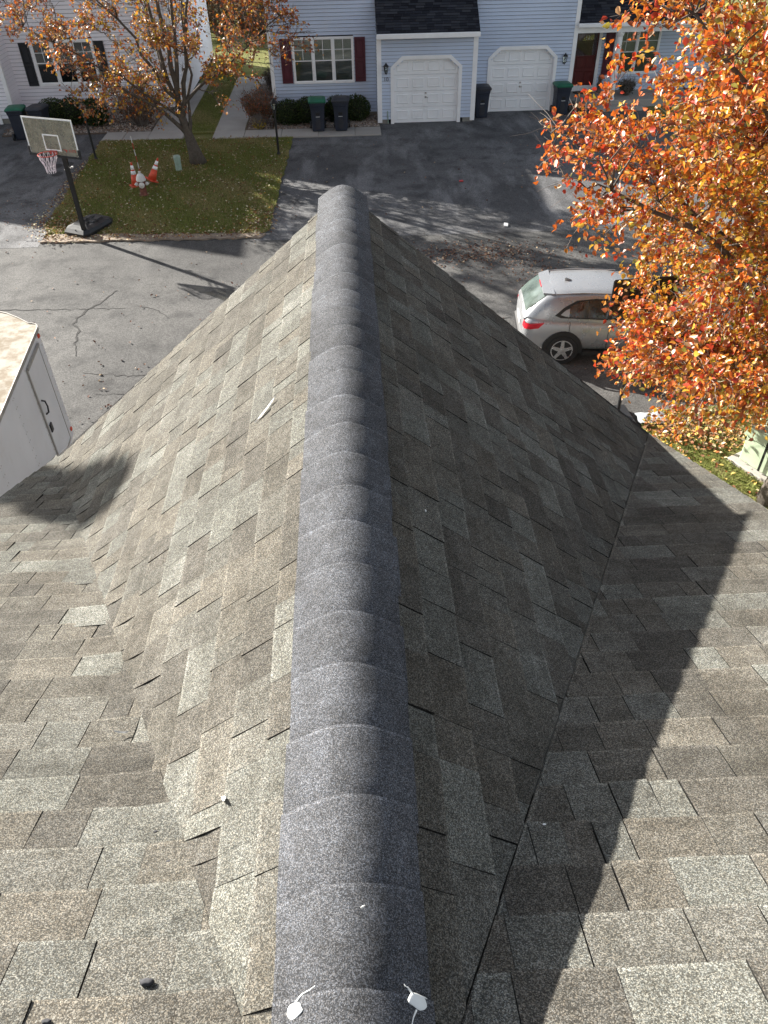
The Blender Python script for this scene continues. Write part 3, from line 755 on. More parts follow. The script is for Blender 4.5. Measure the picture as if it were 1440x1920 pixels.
for q_ in ((bx0+.02, 1.1, BY+.01, BY+.2), (4.66, 5.27, BY+.01, BY+.2), (7.9, bx1, BY+.01, BY+.2), (bx0+.02, bx0+.2, BY+.2, 43), (1.10, 1.40, GY+.01, GY+.2), (4.24, 4.62, GY+.01, GY+.2)): pbox(0, 'foundation', M['foundation'], bh, *q_, 0, .16)
for (x0, x1, y0, y1, z0, z1) in [(bx0-.035, bx0+.10, BY-.035, BY+.06, .16, 5.4), (bx1-.12, bx1+.03, BY-.035, BY+.06, .16, 5.4), (1.03, 1.20, GY-.03, GY+.05, .05, 2.86), (4.52, 4.69, GY-.03, GY+.05, .05, 2.86)]:
    pbox(0, 'corner_board', M['white'], bh, x0, x1, y0, y1, z0, z1)
# main roof
for s_ in (-1, 1):
    xm = (bx0+bx1)/2; xe = bx0-.3 if s_ < 0 else bx1+.3; ze = 5.4-.3*(ZP-5.4)/((bx1-bx0)/2)
    rf = MB(); rf.prism([V(xm, BY-.25, ZP+.06), V(xe, BY-.25, ze+.06), V(xe, 43.3, ze+.06), V(xm, 43.3, ZP+.06)], (0, 0, .08)); rf.build('roof', M['chip'], bh)
    bb = MB(); bb.prism([V(xm, BY-.27, ZP+.05), V(xe, BY-.27, ze+.05), V(xe, BY-.27, ze-.13), V(xm, BY-.27, ZP-.13)], (0, .02, 0)); bb.build('rake_board', M['white'], bh)
# garage block in front
gx0, gx1 = 1.08, 4.63
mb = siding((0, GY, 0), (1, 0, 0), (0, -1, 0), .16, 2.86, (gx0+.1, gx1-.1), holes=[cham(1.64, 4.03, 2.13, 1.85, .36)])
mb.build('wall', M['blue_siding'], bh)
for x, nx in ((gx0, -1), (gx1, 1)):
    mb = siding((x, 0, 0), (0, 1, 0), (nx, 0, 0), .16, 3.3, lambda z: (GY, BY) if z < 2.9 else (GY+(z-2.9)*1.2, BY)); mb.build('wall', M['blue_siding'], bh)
garage_door(bh, 1.64, 4.03, 2.13, 1.85, .36, GY)
garage_door(bh, 5.38, 7.78, 2.13, 1.83, .36, BY)
pbox(0, 'garage_back', M['room'], bh, 1.2, 4.5, GY+.25, GY+.3, 0, 2.8)
ey = GY-.30; ez = 2.98; sl = .62                 # garage roof: eave line and slope
Dn = V(0, -1, -sl).normalized(); Up = -Dn; Nn = V(0, -sl, 1).normalized()
top_y = BY+.02; L1 = (top_y-ey)*math.sqrt(1+sl*sl)
rf = MB(); O = V(1.03, top_y, ez+(top_y-ey)*sl); rf.prism([O-Nn*.03, O+V(3.67, 0, 0)-Nn*.03, O+V(3.67, 0, 0)+Dn*L1-Nn*.03, O+Dn*L1-Nn*.03], Nn*.028)
gr = rf.build('garage_roof', M['chip'], bh)
L2 = L1+1.6
stuff(roof_tabs(O, V(1, 0, 0), Dn, Nn, 3.67, L1, .125, .29, 5, DARKT).build('shingle_field', M['stone'], gr))
O2 = V(1.33, top_y+1.55, ez+(top_y+1.55-ey)*sl)
rf = MB(); rf.prism([O2-Nn*.03, O2+V(3.03, 0, 0)-Nn*.03, O2+V(3.03, 0, 0)+Dn*1.9-Nn*.03, O2+Dn*1.9-Nn*.03], Nn*.028); gr2 = rf.build('garage_roof', M['chip'], bh)
stuff(roof_tabs(O2, V(1, 0, 0), Dn, Nn, 3.03, 1.55*math.sqrt(1+sl*sl), .125, .29, 6, DARKT).build('shingle_field', M['stone'], gr2))
for x in (1.20, 4.30): pbox(0, 'corner_board', M['white'], bh, x-.02, x+.13, BY-.10, BY+.02, 3.82 if x < 2 else 3.80, 5.6)
gt = MB(); gt.bbox(1.03, 4.70, ey-.10, ey+.0, ez-.15, ez+.005, .015); gt.box(1.03, 4.70, ey+.0, GY-.001, ez-.10, ez-.07); gt.build('gutter', M['white'], bh)
window(bh, -2.07, .22, 1.19, 2.71, BY, 3)
shutter(bh, -2.50, -2.10, 1.22, 2.68, BY-.034, M['maroon']); shutter(bh, .25, .65, 1.22, 2.68, BY-.034, M['maroon'])
lantern(bh, 1.36, GY, 1.84); lantern(bh, 8.17, BY, 1.78)
text_mesh('house_number', '10', .19, (1.36, GY-.03, 1.50), (R(90), 0, 0), M['black'], bh)
hb_ = MB(); hb_.tube([(.72, BY-.02, .45), (.72, BY-.08, .45), (.72, BY-.10, .40)], .022, 6); hb_.build('hose_tap', M['alu'], bh)
dn = MB(); dn.tube([(1.42, GY-.05, 0.02), (1.40, GY-.05, .45)], .02, 6); dn.build('drain_pipe', M['pedestal'], bh)
# recessed entry with porch
PY_ = 34.4; px0, px1 = 8.56, 14.5
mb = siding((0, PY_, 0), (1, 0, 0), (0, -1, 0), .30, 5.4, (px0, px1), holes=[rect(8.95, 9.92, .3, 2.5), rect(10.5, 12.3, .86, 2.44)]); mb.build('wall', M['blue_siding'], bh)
core = MB(); core.box(px0, px1, PY_+.12, 43, 0, 5.4); core.build('inner_wall', M['room'], bh)
pf = MB(); pf.bbox(8.60, 13.6, BY+.05, PY_-.01, 0, .30, .015); pf.bbox(9.45, 11.4, BY-.42, BY+.05, 0, .15, .015); pf.build('porch_floor', M['concrete'], bh)
fr = MB(); fr.box(8.86, 8.97, PY_-.04, PY_+.05, .30, 2.55); fr.box(9.86, 9.98, PY_-.04, PY_+.05, .30, 2.55); fr.box(8.97, 9.86, PY_-.04, PY_+.05, 2.47, 2.55); fr.bbox(8.97, 9.86, PY_-.06, PY_+.05, .30, .50, .01); fr.build('door_frame', M['white'], bh)
dr = MB(); dr.box(8.97, 9.86, PY_+.0, PY_+.04, .50, 2.47); dr = dr.build('front_door', M['red_door'], bh)
for (a, b, c, d) in [(9.08, 9.38, .62, 1.0), (9.46, 9.76, .62, 1.0), (9.08, 9.38, 1.12, 1.5), (9.46, 9.76, 1.12, 1.5)]:
    q = MB(); q.bbox(a, b, PY_-.018, PY_-.002, c, d, .012); q.build('panel', M['red_door'], dr)
q = MB(); q.box(9.02, 9.80, PY_-.03, PY_-.022, 1.56, 2.40); q.build('storm_pane', M['glass'], dr)
q = MB(); q.tube([(9.80, PY_-.04, 1.33), (9.80, PY_-.08, 1.36), (9.80, PY_-.08, 1.50), (9.80, PY_-.04, 1.53)], .014, 6); q.build('handle', M['black'], dr)
text_mesh('house_number', '12', .20, (9.40, PY_-.036, 2.17), (R(90), 0, 0), M['sticker'], dr)
window(bh, 10.5, 12.3, .86, 2.44, PY_, 2)
shutter(bh, 10.12, 10.47, .86, 2.48, PY_-.034, M['maroon'])
cl = MB(); T = Matrix.Translation((10.20, BY+.12, 0)); cl.lathe([(.16, .30), (.16, .38), (.125, .40), (.12, 1.4), (.11, 2.45), (.14, 2.48), (.15, 2.58)], 18, T); cl.lathe([(.15, 2.58), (.15, 2.60)], 4, T); cl.build('column', M['white'], bh, auto=40)
bm = MB(); bm.box(8.50, 13.7, BY-.02, BY+.20, 2.60, 2.82); bm.build('porch_beam', M['white'], bh)
gt = MB(); gt.bbox(8.52, 13.9, BY-.22, BY-.12, 2.80, 2.93, .012); gt.box(8.55, 13.8, BY-.12, BY-.02, 2.82, 2.85); gt.build('gutter', M['white'], bh)
O = V(8.55, PY_-.02, 2.92+(PY_+.1-BY)*.75+.0); Dn2 = V(0, -1, -.75).normalized(); Nn2 = V(0, -.75, 1).normalized(); Lp = (PY_-.02-(BY-.2))*1.25
rf = MB(); rf.prism([O-Nn2*.03, O+V(5.3, 0, 0)-Nn2*.03, O+V(5.3, 0, 0)+Dn2*Lp-Nn2*.03, O+Dn2*Lp-Nn2*.03], Nn2*.028); pr = rf.build('porch_roof', M['chip'], bh)
stuff(roof_tabs(O, V(1, 0, 0), Dn2, Nn2, 5.3, Lp, .125, .29, 8, DARKT).build('shingle_field', M['stone'], pr))
rf = MB(); rf.prism([V(8.85, PY_-.4, 5.4), V(14.8, PY_-.4, 5.4), V(14.8, 39, 8.2), V(8.85, 39, 8.2)], (0, 0, .08)); rf.prism([V(8.85, 39, 8.2), V(14.8, 39, 8.2), V(14.8, 43.3, 5.6), V(8.85, 43.3, 5.6)], (0, 0, .08)); rf.build('roof', M['chip'], bh)
# ---------------------------------------------------------------- pale lilac-white townhouse
WY = 34.2; wx0, wx1 = -13.0, -6.70; FY = 33.12
wh = empty('white_townhouse', (0, 0, 0), 0, 'lilac white sided townhouse with black shutters behind the sparse tree', 'house')
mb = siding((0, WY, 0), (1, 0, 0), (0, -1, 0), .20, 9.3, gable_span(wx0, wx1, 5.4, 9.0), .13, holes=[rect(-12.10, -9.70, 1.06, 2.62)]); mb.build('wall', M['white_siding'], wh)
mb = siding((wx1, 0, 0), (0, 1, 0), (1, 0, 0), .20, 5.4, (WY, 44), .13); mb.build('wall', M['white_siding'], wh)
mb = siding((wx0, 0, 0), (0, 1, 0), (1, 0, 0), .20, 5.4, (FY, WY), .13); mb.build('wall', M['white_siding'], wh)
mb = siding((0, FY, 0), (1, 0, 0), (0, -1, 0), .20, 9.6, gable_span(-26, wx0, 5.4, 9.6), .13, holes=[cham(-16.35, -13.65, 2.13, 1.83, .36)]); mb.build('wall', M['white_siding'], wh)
garage_door(wh, -16.35, -13.65, 2.13, 1.83, .36, FY)
core = MB(); core.box(wx0, wx1-.05, WY+.12, 44, 0, 5.4); core.box(-26, wx0-.05, FY+.4, 44, 0, 5.4); core.prism([V(wx0, WY+.12, 5.4), V(wx1-.05, WY+.12, 5.4), V((wx0+wx1)/2, WY+.12, 8.9)], (0, 9.8, 0)); core.prism([V(-26, FY+.12, 5.4), V(wx0-.05, FY+.12, 5.4), V((wx0-26)/2, FY+.12, 9.5)], (0, 10.8, 0)); core.build('inner_wall', M['room'], wh)
for (xa, xb, ya, ze, zp) in ((wx0, wx1, WY, 5.4, 9.0), (-26, wx0, FY, 5.4, 9.6)):
    xm = (xa+xb)/2
    for xe in (xa-.2, xb+.2):
        rf = MB(); rf.prism([V(xm, ya-.25, zp+.06), V(xe, ya-.25, ze-.1), V(xe, 44.2, ze-.1), V(xm, 44.2, zp+.06)], (0, 0, .08)); rf.build('roof', M['chip'], wh)
fd = MB(); fd.box(wx0+.02, wx1-.01, WY+.01, WY+.2, 0, .20); fd.box(wx0-.7, wx0-.01, FY+.01, FY+.2, 0, .20); fd.build('foundation', M['foundation'], wh)
pbox(0, 'corner_board', M['white'], wh, wx0-.11, wx0+.035, FY-.035, FY+.09, .20, 5.4)
pbox(0, 'corner_board', M['white'], wh, wx1-.10, wx1+.035, WY-.035, WY+.09, .20, 5.4)
window(wh, -12.10, -9.70, 1.06, 2.62, WY, 3, grille=True, frame=.085, dark=True)
shutter(wh, -12.50, -12.13, 1.08, 2.55, WY-.034, M['black_shutter']); shutter(wh, -9.67, -9.30, 1.08, 2.55, WY-.034, M['black_shutter'])
vt = MB(); vt.lathe([(.12, 0), (.12, .02), (.09, .035), (.05, .03)], 16, Matrix.Translation((-9.77, WY-.015, .42)) @ Matrix.Rotation(R(90), 4, 'X')); vt.build('round_vent', M['alu'], wh)
dp = MB(); dp.box(-6.98, -6.88, WY-.10, WY-.02, .15, 5.3); dp.build('downspout', M['white'], wh)
# ================================================================== THINGS
def rotz(a): return Matrix.Rotation(a, 4, 'Z')
# ---------------------------------------------------------------- wheeled bins
def bin_proto(lid_m):
    root = empty('trash_bin'); b = MB()
    def ring(hw, hd, z, r=.05, yo=0):
        pts = []
        for cx, cy, a0 in ((hw-r, hd-r, 0), (-hw+r, hd-r, 90), (-hw+r, -hd+r, 180), (hw-r, -hd+r, 270)):
            for k in range(4): a = R(a0+30*k); pts.append(V(cx+r*math.cos(a), cy+r*math.sin(a)+yo, z))
        return pts
    rs = [ring(.215, .24, .02), ring(.225, .25, .06), ring(.245, .27, .60), ring(.265, .29, .84), ring(.275, .31, .86), ring(.285, .32, .955), ring(.30, .335, .96), ring(.30, .335, .99)]
    n = len(rs[0]); vs = [p for r_ in rs for p in r_]
    f = [(j*n+i, j*n+(i+1) % n, (j+1)*n+(i+1) % n, (j+1)*n+i) for j in range(len(rs)-1) for i in range(n)]+[tuple(range(n-1, -1, -1)), tuple((len(rs)-1)*n+i for i in range(n))]
    b.add(vs, f); body = b.build('body', M['bin'], root, auto=35)
    q = MB(); q.prism([V(-.08, -.262, .10), V(.08, -.262, .10), V(.10, -.272, .28), V(.06, -.279, .44), V(-.06, -.279, .44), V(-.10, -.272, .28)], (0, .014, 0)); q.build('front_panel', M['bin_dark'], body)
    q = MB(); q.box(-.07, .07, -.292, -.26, .56, .64); q.build('grip_recess', M['black'], body)
    q = MB(); q.box(-.075, .075, -.292, -.27, .50, .518); q.build('lift_bar', M['sticker'], body)
    q = MB()
    q.prism([V(-.24, -.30, .83), V(.24, -.30, .83), V(.17, -.285, .74), V(-.17, -.285, .74)], (0, .02, 0)); q.build('collar', M['bin'], body)
    rs = [ring(.315, .35, .975, .06), ring(.32, .355, 1.02, .06), ring(.29, .32, 1.06, .07), ring(.22, .25, 1.085, .08)]
    l = MB(); n = len(rs[0]); vs = [p for r_ in rs for p in r_]
    l.add(vs, [(j*n+i, j*n+(i+1) % n, (j+1)*n+(i+1) % n, (j+1)*n+i) for j in range(len(rs)-1) for i in range(n)]+[tuple(range(n-1, -1, -1)), tuple((len(rs)-1)*n+i for i in range(n))])
    lid = l.build('lid', lid_m, root, auto=40)
    q = MB(); q.box(-.17, .17, -.30, -.285, 1.03, 1.045); q.build('sticker', M['sticker'], lid)
    q = MB(); q.tube([(-.25, .40, 1.0), (.25, .40, 1.0)], .018, 8); q.tube([(-.22, .30, .97), (-.22, .40, 1.0)], .015, 6); q.tube([(.22, .30, .97), (.22, .40, 1.0)], .015, 6); q.build('handle', M['bin'], root)
    for s_ in (-1, 1):
        wq = MB(); wq.lathe([(.06, -.03), (.12, -.03), (.125, -.02), (.125, .02), (.12, .03), (.06, .03)], 16, Matrix.Translation((s_*.27, .26, .125)) @ Matrix.Rotation(R(90), 4, 'Y')); wq.build('wheel', M['black_plastic'], root)
    return root
pg = bin_proto(M['bin_green']); pd = bin_proto(M['bin_dark'])
bins = [(pg, 1, (-1.20, 30.78, .062), 3, 'navy wheeled bin with green lid standing before the boxwood hedge'), (pd, 1, (-.34, 30.76, .062), -4, 'navy wheeled bin with dark lid standing before the boxwood hedge'),
        (pd, 0, (5.02, 32.18, .004), 2, 'dark lidded navy bin standing between the two garage doors'), (pg, 0, (8.12, 32.28, .004), 4, 'green lidded navy bin beside the red front door'),
        (pg, 0, (-12.12, 31.05, .004), 186, 'green lidded navy bin behind the basketball backboard with wheels showing'), (pd, 0, (-11.35, 31.1, .004), 172, 'dark lidded navy bin half hidden behind the basketball backboard')]
for p, first, loc, a, lab in bins:
    o = p if first else copy_tree(p); o.location = loc; o.rotation_euler = (0, 0, R(a)); tag(o, lab, 'bin', 'wheeled household bins')
# ---------------------------------------------------------------- lamp posts
def lamp_post():
    root = empty('lamp_post'); p = MB()
    p.tube([(0, 0, 0), (0, 0, 1.32)], .038, 10); p.lathe([(.06, 0), (.06, .05), (.04, .10)], 12); p.lathe([(.038, 1.30), (.06, 1.33), (.045, 1.36), (.055, 1.38)], 10); p.build('post', M['black'], root, auto=40)
    h = MB(); h.lathe([(.05, 1.38), (.07, 1.40), (.065, 1.41)], 6)
    for k in range(6):
        a = k*math.pi/3; h.tube([(.062*math.cos(a), .062*math.sin(a), 1.40), (.105*math.cos(a), .105*math.sin(a), 1.60)], .008, 4)
    h.lathe([(.13, 1.60), (.135, 1.615), (.07, 1.69), (.03, 1.72), (.015, 1.76)], 6); hd = h.build('lantern_head', M['black'], root)
    g = MB(); g.lathe([(.058, 1.41), (.098, 1.598)], 6); g.build('glass', M['glass'], hd)
    bl = MB(); bl.lathe([(.02, 1.41), (.03, 1.46), (.03, 1.50), (.012, 1.53)], 8); bl.build('bulb', M['sticker'], hd)
    return root
lp = lamp_post(); lp.location = (-2.51, 28.0, .04); tag(lp, 'black lamp post on the lawn edge beside the shared driveway', 'lamp post', 'garden lamp posts')
l2 = copy_tree(lp); l2.location = (-8.74, 28.05, .04); tag(l2, 'black lamp post by the driveway behind the basketball hoop', 'lamp post', 'garden lamp posts'); l2.rotation_euler = (R(-1.5), R(-1.0), .4)
# ---------------------------------------------------------------- cones
def cone():
    root = empty('traffic_cone'); b = MB(); b.bbox(-.18, .18, -.18, .18, 0, .035, .02); b.build('base', M['orange'], root)
    c = MB(); prof = lambda z: .135-.112*(z-.03)/.67
    c.lathe([(prof(z), z) for z in (.03, .36)], 18); c.build('lower_cone', M['orange'], root, smooth=True)
    for (a, d) in ((.36, .46), (.50, .62)):
        q = MB(); q.lathe([(prof(a)+.002, a), (prof(d)+.002, d)], 18); q.build('white_band', M['white'], root, smooth=True)
    q = MB(); q.lathe([(prof(.46), .46), (prof(.50), .50)], 18); q.build('middle_ring', M['orange'], root, smooth=True)
    q = MB(); q.lathe([(prof(.62), .62), (prof(.70), .70), (.012, .705)], 18); q.build('tip', M['orange'], root, smooth=True)
    return root
c1 = cone(); c1.location = (-6.82, 25.2, .045); c1.rotation_euler = (0, 0, .5); tag(c1, 'upright orange cone with two white bands behind the hydrant', 'cone', 'cones by the hydrant')
c2 = copy_tree(c1); c2.location = (-6.36, 25.42, .13); c2.rotation_euler = (R(14), R(24), .9); tag(c2, 'leaning orange cone tilted on its base behind the hydrant', 'cone', 'cones by the hydrant')
# ---------------------------------------------------------------- hydrant
hy = empty('fire_hydrant', (-6.40, 24.32, .04), R(10), 'white capped fire hydrant with rusty red barrel on the lawn', 'hydrant')
q = MB(); q.lathe([(.15, 0), (.15, .03), (.105, .04), (.10, .30), (.115, .33), (.115, .44)], 18); q.build('barrel', M['hyd_red'], hy, auto=40)
q = MB(); q.lathe([(.145, .44), (.15, .47), (.14, .49), (.125, .55), (.09, .61), (.05, .64), (.035, .65), (.035, .70)], 18); q.build('bonnet', M['hyd_white'], hy, auto=50)
for ang, r_, ln in ((-90, .085, .16), (0, .055, .17), (180, .055, .17)):
    T = Matrix.Translation((0, 0, .34)) @ rotz(R(ang)) @ Matrix.Rotation(R(90), 4, 'Y')
    q = MB(); q.lathe([(r_*.8, .06), (r_*.8, ln-.04), (r_, ln-.04), (r_, ln), (r_*.7, ln+.02), (.018, ln+.025), (.018, ln+.05)], 14, T); q.build('nozzle_cap', M['hyd_white'], hy, auto=40)
mk = empty('hydrant_marker', (-6.72, 25.68, .04), 0, 'thin red and white striped marker rod behind the hydrant', 'marker rod'); mk.rotation_euler = (0, R(-3), 0)
for k in range(7):
    q = MB(); q.tube([(0, 0, k*.19), (0, 0, k*.19+.19)], .013, 6); q.build('red_band' if k % 2 else 'white_band', M['red'] if k % 2 else M['sticker'], mk)
ps = empty('utility_pedestal', (-5.70, 26.62, .04), 0, 'pale green round utility pedestal near the sparse tree trunk', 'pedestal')
q = MB(); q.lathe([(.105, 0), (.105, .36)], 16); q.build('body', M['pedestal'], ps, auto=40)
q = MB(); q.lathe([(.115, .34), (.118, .44), (.10, .465), (.05, .475)], 16); q.build('cap', M['pedestal'], ps, auto=40)
# ---------------------------------------------------------------- basketball hoop
ang = math.atan2(-.48, 1.42)
hp = empty('basketball_hoop', (-7.41, 21.2, .04), 0, 'portable basketball hoop with clear backboard and black base on the lawn corner', 'basketball hoop')
Tb = Matrix.Translation((0, .55, 0)) @ rotz(R(-24))
b = MB()
out = [(-.36, -.62), (.30, -.66), (.40, -.50), (.42, .42), (.30, .62), (-.28, .66), (-.42, .50), (-.44, -.45)]
lv = [(1.0, .01), (1.02, .09), (.90, .17), (.62, .215)]
n = 8; vs = [Tb @ V(x*s_, y*s_, z) for s_, z in lv for x, y in out]
b.add(vs, [(j*n+i, j*n+(i+1) % n, (j+1)*n+(i+1) % n, (j+1)*n+i) for j in range(3) for i in range(n)]+[tuple(range(n-1, -1, -1)), tuple(3*n+i for i in range(n))])
bs = b.build('base', M['black_plastic'], hp)
for (x, y, sx, sy) in ((-.14, .12, .10, .22), (.16, .12, .10, .22)):
    q = MB(); q.bbox(x-sx, x+sx, y-sy, y+sy, .19, .255, .03, M=Tb); q.build('moulded_ridge', M['black_plastic'], bs)
q = MB(); q.tube([Tb @ V(-.40, .05, .14), Tb @ V(-.2, .05, .262), Tb @ V(.2, .05, .262), Tb @ V(.40, .05, .14)], .012, 6); q.tube([Tb @ V(0, -.60, .16), Tb @ V(0, .3, .27)], .012, 6); q.build('strap', M['black'], bs)
q = MB(); q.box(-.055, .055, -.04, .04, .02, 2.55); q.build('pole', M['black'], hp)
q = MB(); q.tube([(.03, .05, .30), (.03, .45, .22)], .018, 6); q.tube([(-.03, .05, .30), (-.03, .45, .22)], .018, 6); q.build('brace', M['black'], hp)
# board frame in its own axes: u along the board, n towards the court
Bc = V(.05, -.02, 2.64); U = V(math.cos(ang), math.sin(ang), 0); Nb = V(math.sin(ang), -math.cos(ang), 0)
Tq = Matrix(((U.x, -Nb.x, 0, Bc.x), (U.y, -Nb.y, 0, Bc.y), (0, 0, 1, Bc.z), (0, 0, 0, 1))) @ Matrix.Translation((0, -.36, 0)) @ Matrix.Rotation(R(1.0), 4, 'Y')
hw, hh = .715, .43
q = MB(); q.box(-hw, hw, -.006, .006, -hh, hh, M=Tq); bd = q.build('backboard', M['acrylic'], hp)
q = MB(); t = .035
for a in ((-hw, hw, hh-t, hh), (-hw, -hw+t, -hh+.02, hh-t), (hw-t, hw, -hh+.02, hh-t)): q.box(a[0], a[1], -.014, -.0075, a[2], a[3], M=Tq)
q.build('white_border', M['white'], bd)
q = MB(); s_ = .23
q.box(-s_, s_, -.014, -.0075, .02, .05, M=Tq); q.box(-s_, s_, -.014, -.0075, -.33, -.30, M=Tq); q.box(-s_, -s_+.03, -.014, -.0075, -.30, .02, M=Tq); q.box(s_-.03, s_, -.014, -.0075, -.30, .02, M=Tq); q.build('target_square', M['white'], bd)
q = MB(); q.bbox(-hw-.03, hw+.03, -.03, .03, -hh-.05, -hh+.0, .008, M=Tq)
for s_ in (-1, 1): q.bbox(min(s_*(hw-.03), s_*(hw+.03)), max(s_*(hw-.03), s_*(hw+.03)), -.028, .028, -hh+.001, -hh+.17, .008, M=Tq)
q.build('edge_pad', M['black_plastic'], bd)
q = MB()
for x in (-.22, .22): q.box(x-.018, x+.018, .012, .05, -hh, hh-.01, M=Tq)
q.box(-.7, .7, .014, .04, -.40, -.37, M=Tq); q.build('back_frame', M['black'], bd)
txt = text_mesh('board_lettering', 'ELITE', .085, (0, 0, 0), (0, 0, 0), M['red'], bd, .001); txt.matrix_world = Matrix.Identity(4); txt.matrix_local = Tq @ Matrix.Translation((.55, -.016, -.30)) @ Matrix.Rotation(R(90), 4, 'X')
q = MB(); q.prism([Tq @ V(.27, -.016, -.27), Tq @ V(.40, -.016, -.28), Tq @ V(.37, -.016, -.35), Tq @ V(.345, -.016, -.30)], Tq.to_3x3() @ V(0, .002, 0)); q.build('board_lettering', M['red'], bd)
q = MB(); rc = V(0, -.30, -.335); rr_ = .228
pts = [Tq @ (rc+V(rr_*math.cos(a), rr_*math.sin(a), 0)) for a in np.linspace(0, 2*math.pi, 29)]
q.tube(pts, .011, 6, cap=False); q.box(-.09, .09, -.075, -.015, -.40, -.32, M=Tq); rim = q.build('rim', M['red'], hp)
q = MB(); r_ = random.Random(4)
for k in range(12):
    a = 2*math.pi*k/12
    for sg in (-1, 1):
        P = []; torn = (k in (5, 6, 7) and sg > 0)
        for j in range(6):
            tt = j/5; rad = rr_*(1-.52*tt)*(.93+.1*math.sin(7*tt)); aa = a+sg*tt*.52*(1.1 if j % 2 else .9)
            P.append(Tq @ (rc+V(rad*math.cos(aa)+.02*tt, rad*math.sin(aa)-.04*tt, -.42*tt*(.75 if torn else 1)-.0)))
        q.tube(P, .0075, 4)
q.tube([Tq @ (rc+V(-.18, -.1, 0)), Tq @ (rc+V(-.13, -.12, -.15)), Tq @ (rc+V(-.06, -.10, -.30))], .007, 4)
q.build('net', M['net'], rim)
q = MB()
for zz in (-.05, -.30):
    for sx in (-.12, .12): q.tube([V(sx*.4, 0, Bc.z+zz-.15), Tq @ V(sx, .05, zz)], .016, 6)
q.tube([V(.03, .06, 1.75), V(.06, .12, 2.2)], .012, 6); q.build('support_arm', M['black'], hp)
q = MB(); q.tube([V(-.10, .06, 1.72), V(.12, .06, 1.78)], .014, 6); q.lathe([(.03, -.02), (.03, .02)], 8, Matrix.Translation((.12, .06, 1.78))); q.build('adjuster', M['sticker'], hp)
# ---------------------------------------------------------------- board on a pole beside the car
pb = empty('pole_board', (4.66, 11.55, .0), R(4), 'black lattice backed board on a dark pole beside the silver car', 'board')
q = MB(); q.tube([(0, 0, 0), (0, 0, 2.3)], .035, 8); q.build('pole', M['black'], pb)
q = MB(); q.bbox(-.56, .56, -.05, -.015, 2.10, 2.74, .012); bq = q.build('panel', M['black_plastic'], pb)
for k in range(9):
    x = -.5+k*.125; q = MB(); q.box(x-.012, x+.012, -.075, -.0505, 2.14, 2.70); q.build('rib', M['black'], bq)
for k in range(5):
    z = 2.16+k*.13; q = MB(); q.box(-.53, .53, -.068, -.0508, z-.011, z+.011); q.build('rib', M['black'], bq)
q = MB(); q.bbox(-.25, .25, -.3, .3, 0, .12, .03); q.build('base', M['black_plastic'], pb)
# ---------------------------------------------------------------- transformer box and loose sheet on the near lawn
tf = empty('transformer_box', (6.95, 9.95, .04), R(28), 'pale green electrical box with dark seam on the lawn beside the orange tree', 'utility box')
q = MB(); q.bbox(-.48, .48, -.42, .42, .06, .55, .02); q.build('cabinet', M['transformer'], tf)
q = MB(); q.prism([V(-.51, -.46, .565), V(-.51, .46, .565), V(-.51, .40, .74), V(-.51, -.15, .76), V(-.51, -.42, .68)], (1.02, 0, 0)); q.build('hood', M['transformer'], tf)
q = MB(); q.box(-.53, -.512, -.02, .015, .10, .72); q.box(-.50, .50, -.46, -.425, .30, .33); q.build('seam', M['black'], tf)
q = MB(); q.bbox(-.6, .6, -.55, .55, -.02, .06, .015); q.build('pad', M['concrete'], tf)
q = MB(); r_ = random.Random(5); gx, gy = 7, 5; vs = []
for j in range(gy):
    for i in range(gx): vs.append(V(5.02+i*.085+r_.uniform(-.02, .02), 11.28+j*.085+r_.uniform(-.02, .02), .06+r_.uniform(0, .10)*(1 if 0 < i < gx-1 and 0 < j < gy-1 else .2)))
fs = [(j*gx+i, j*gx+i+1, (j+1)*gx+i+1, (j+1)*gx+i) for j in range(gy-1) for i in range(gx-1)]
q.add(vs, fs); q.add([v_-V(0, 0, .012) for v_ in vs], [f[::-1] for f in fs]); o = q.build('plastic_sheet', M['tarp'], None, smooth=True); tag(o, 'crumpled grey plastic sheet on the leaf strewn lawn edge', 'sheet')
# ---------------------------------------------------------------- enclosed trailer
tr = empty('cargo_trailer', (-5.12, 11.45, 0), R(5.5), 'white enclosed cargo trailer with side door parked beside the gable', 'trailer')
TW, TL = 2.05, 4.9; zb, zt = .30, 2.34
def plan(ins=0.0, nose=.60):
    # corner at origin, trailer runs to -y and -x ; far end slightly bowed
    pts = [(-ins, -TL), (-ins, -.16)]
    for k in range(1, 6): a = R(18*k); pts.append((-ins-.16+.16*math.cos(a), -.16+.16*math.sin(a)))
    for k in range(1, 8): t_ = k/8; pts.append((-ins-.16-(TW-.32)*t_, nose*math.sin(math.pi*t_)))
    for k in range(0, 6): a = R(90+18*k); pts.append((-TW+ins+.16+.16*math.cos(a), -.16+.16*math.sin(a)))
    pts.append((-TW+ins, -TL)); return pts
pl = plan(); q = MB(); q.prism([V(x, y, zb) for x, y in pl], (0, 0, zt-zb)); q.build('box_wall', M['trailer'], tr, auto=30)
q = MB(); rp = [V(x*1.004+.006, y+(.008 if y > -1 else -.008), zt+.002) for x, y in pl]; q.prism(rp, (0, 0, .018)); rf = q.build('roof', M['trailer_roof'], tr, auto=30)
q = MB()
for i in range(len(pl)-1):
    a, b_ = V(*pl[i], zt-.03), V(*pl[i+1], zt-.03); d = (b_-a); nrm = V(d.y, -d.x, 0)
    if nrm.length < 1e-6: continue
    nrm = nrm.normalized(); q.prism([a+nrm*.001, b_+nrm*.001, b_+nrm*.016, a+nrm*.016], (0, 0, .065))
q.build('roof_rail', M['alu'], rf)
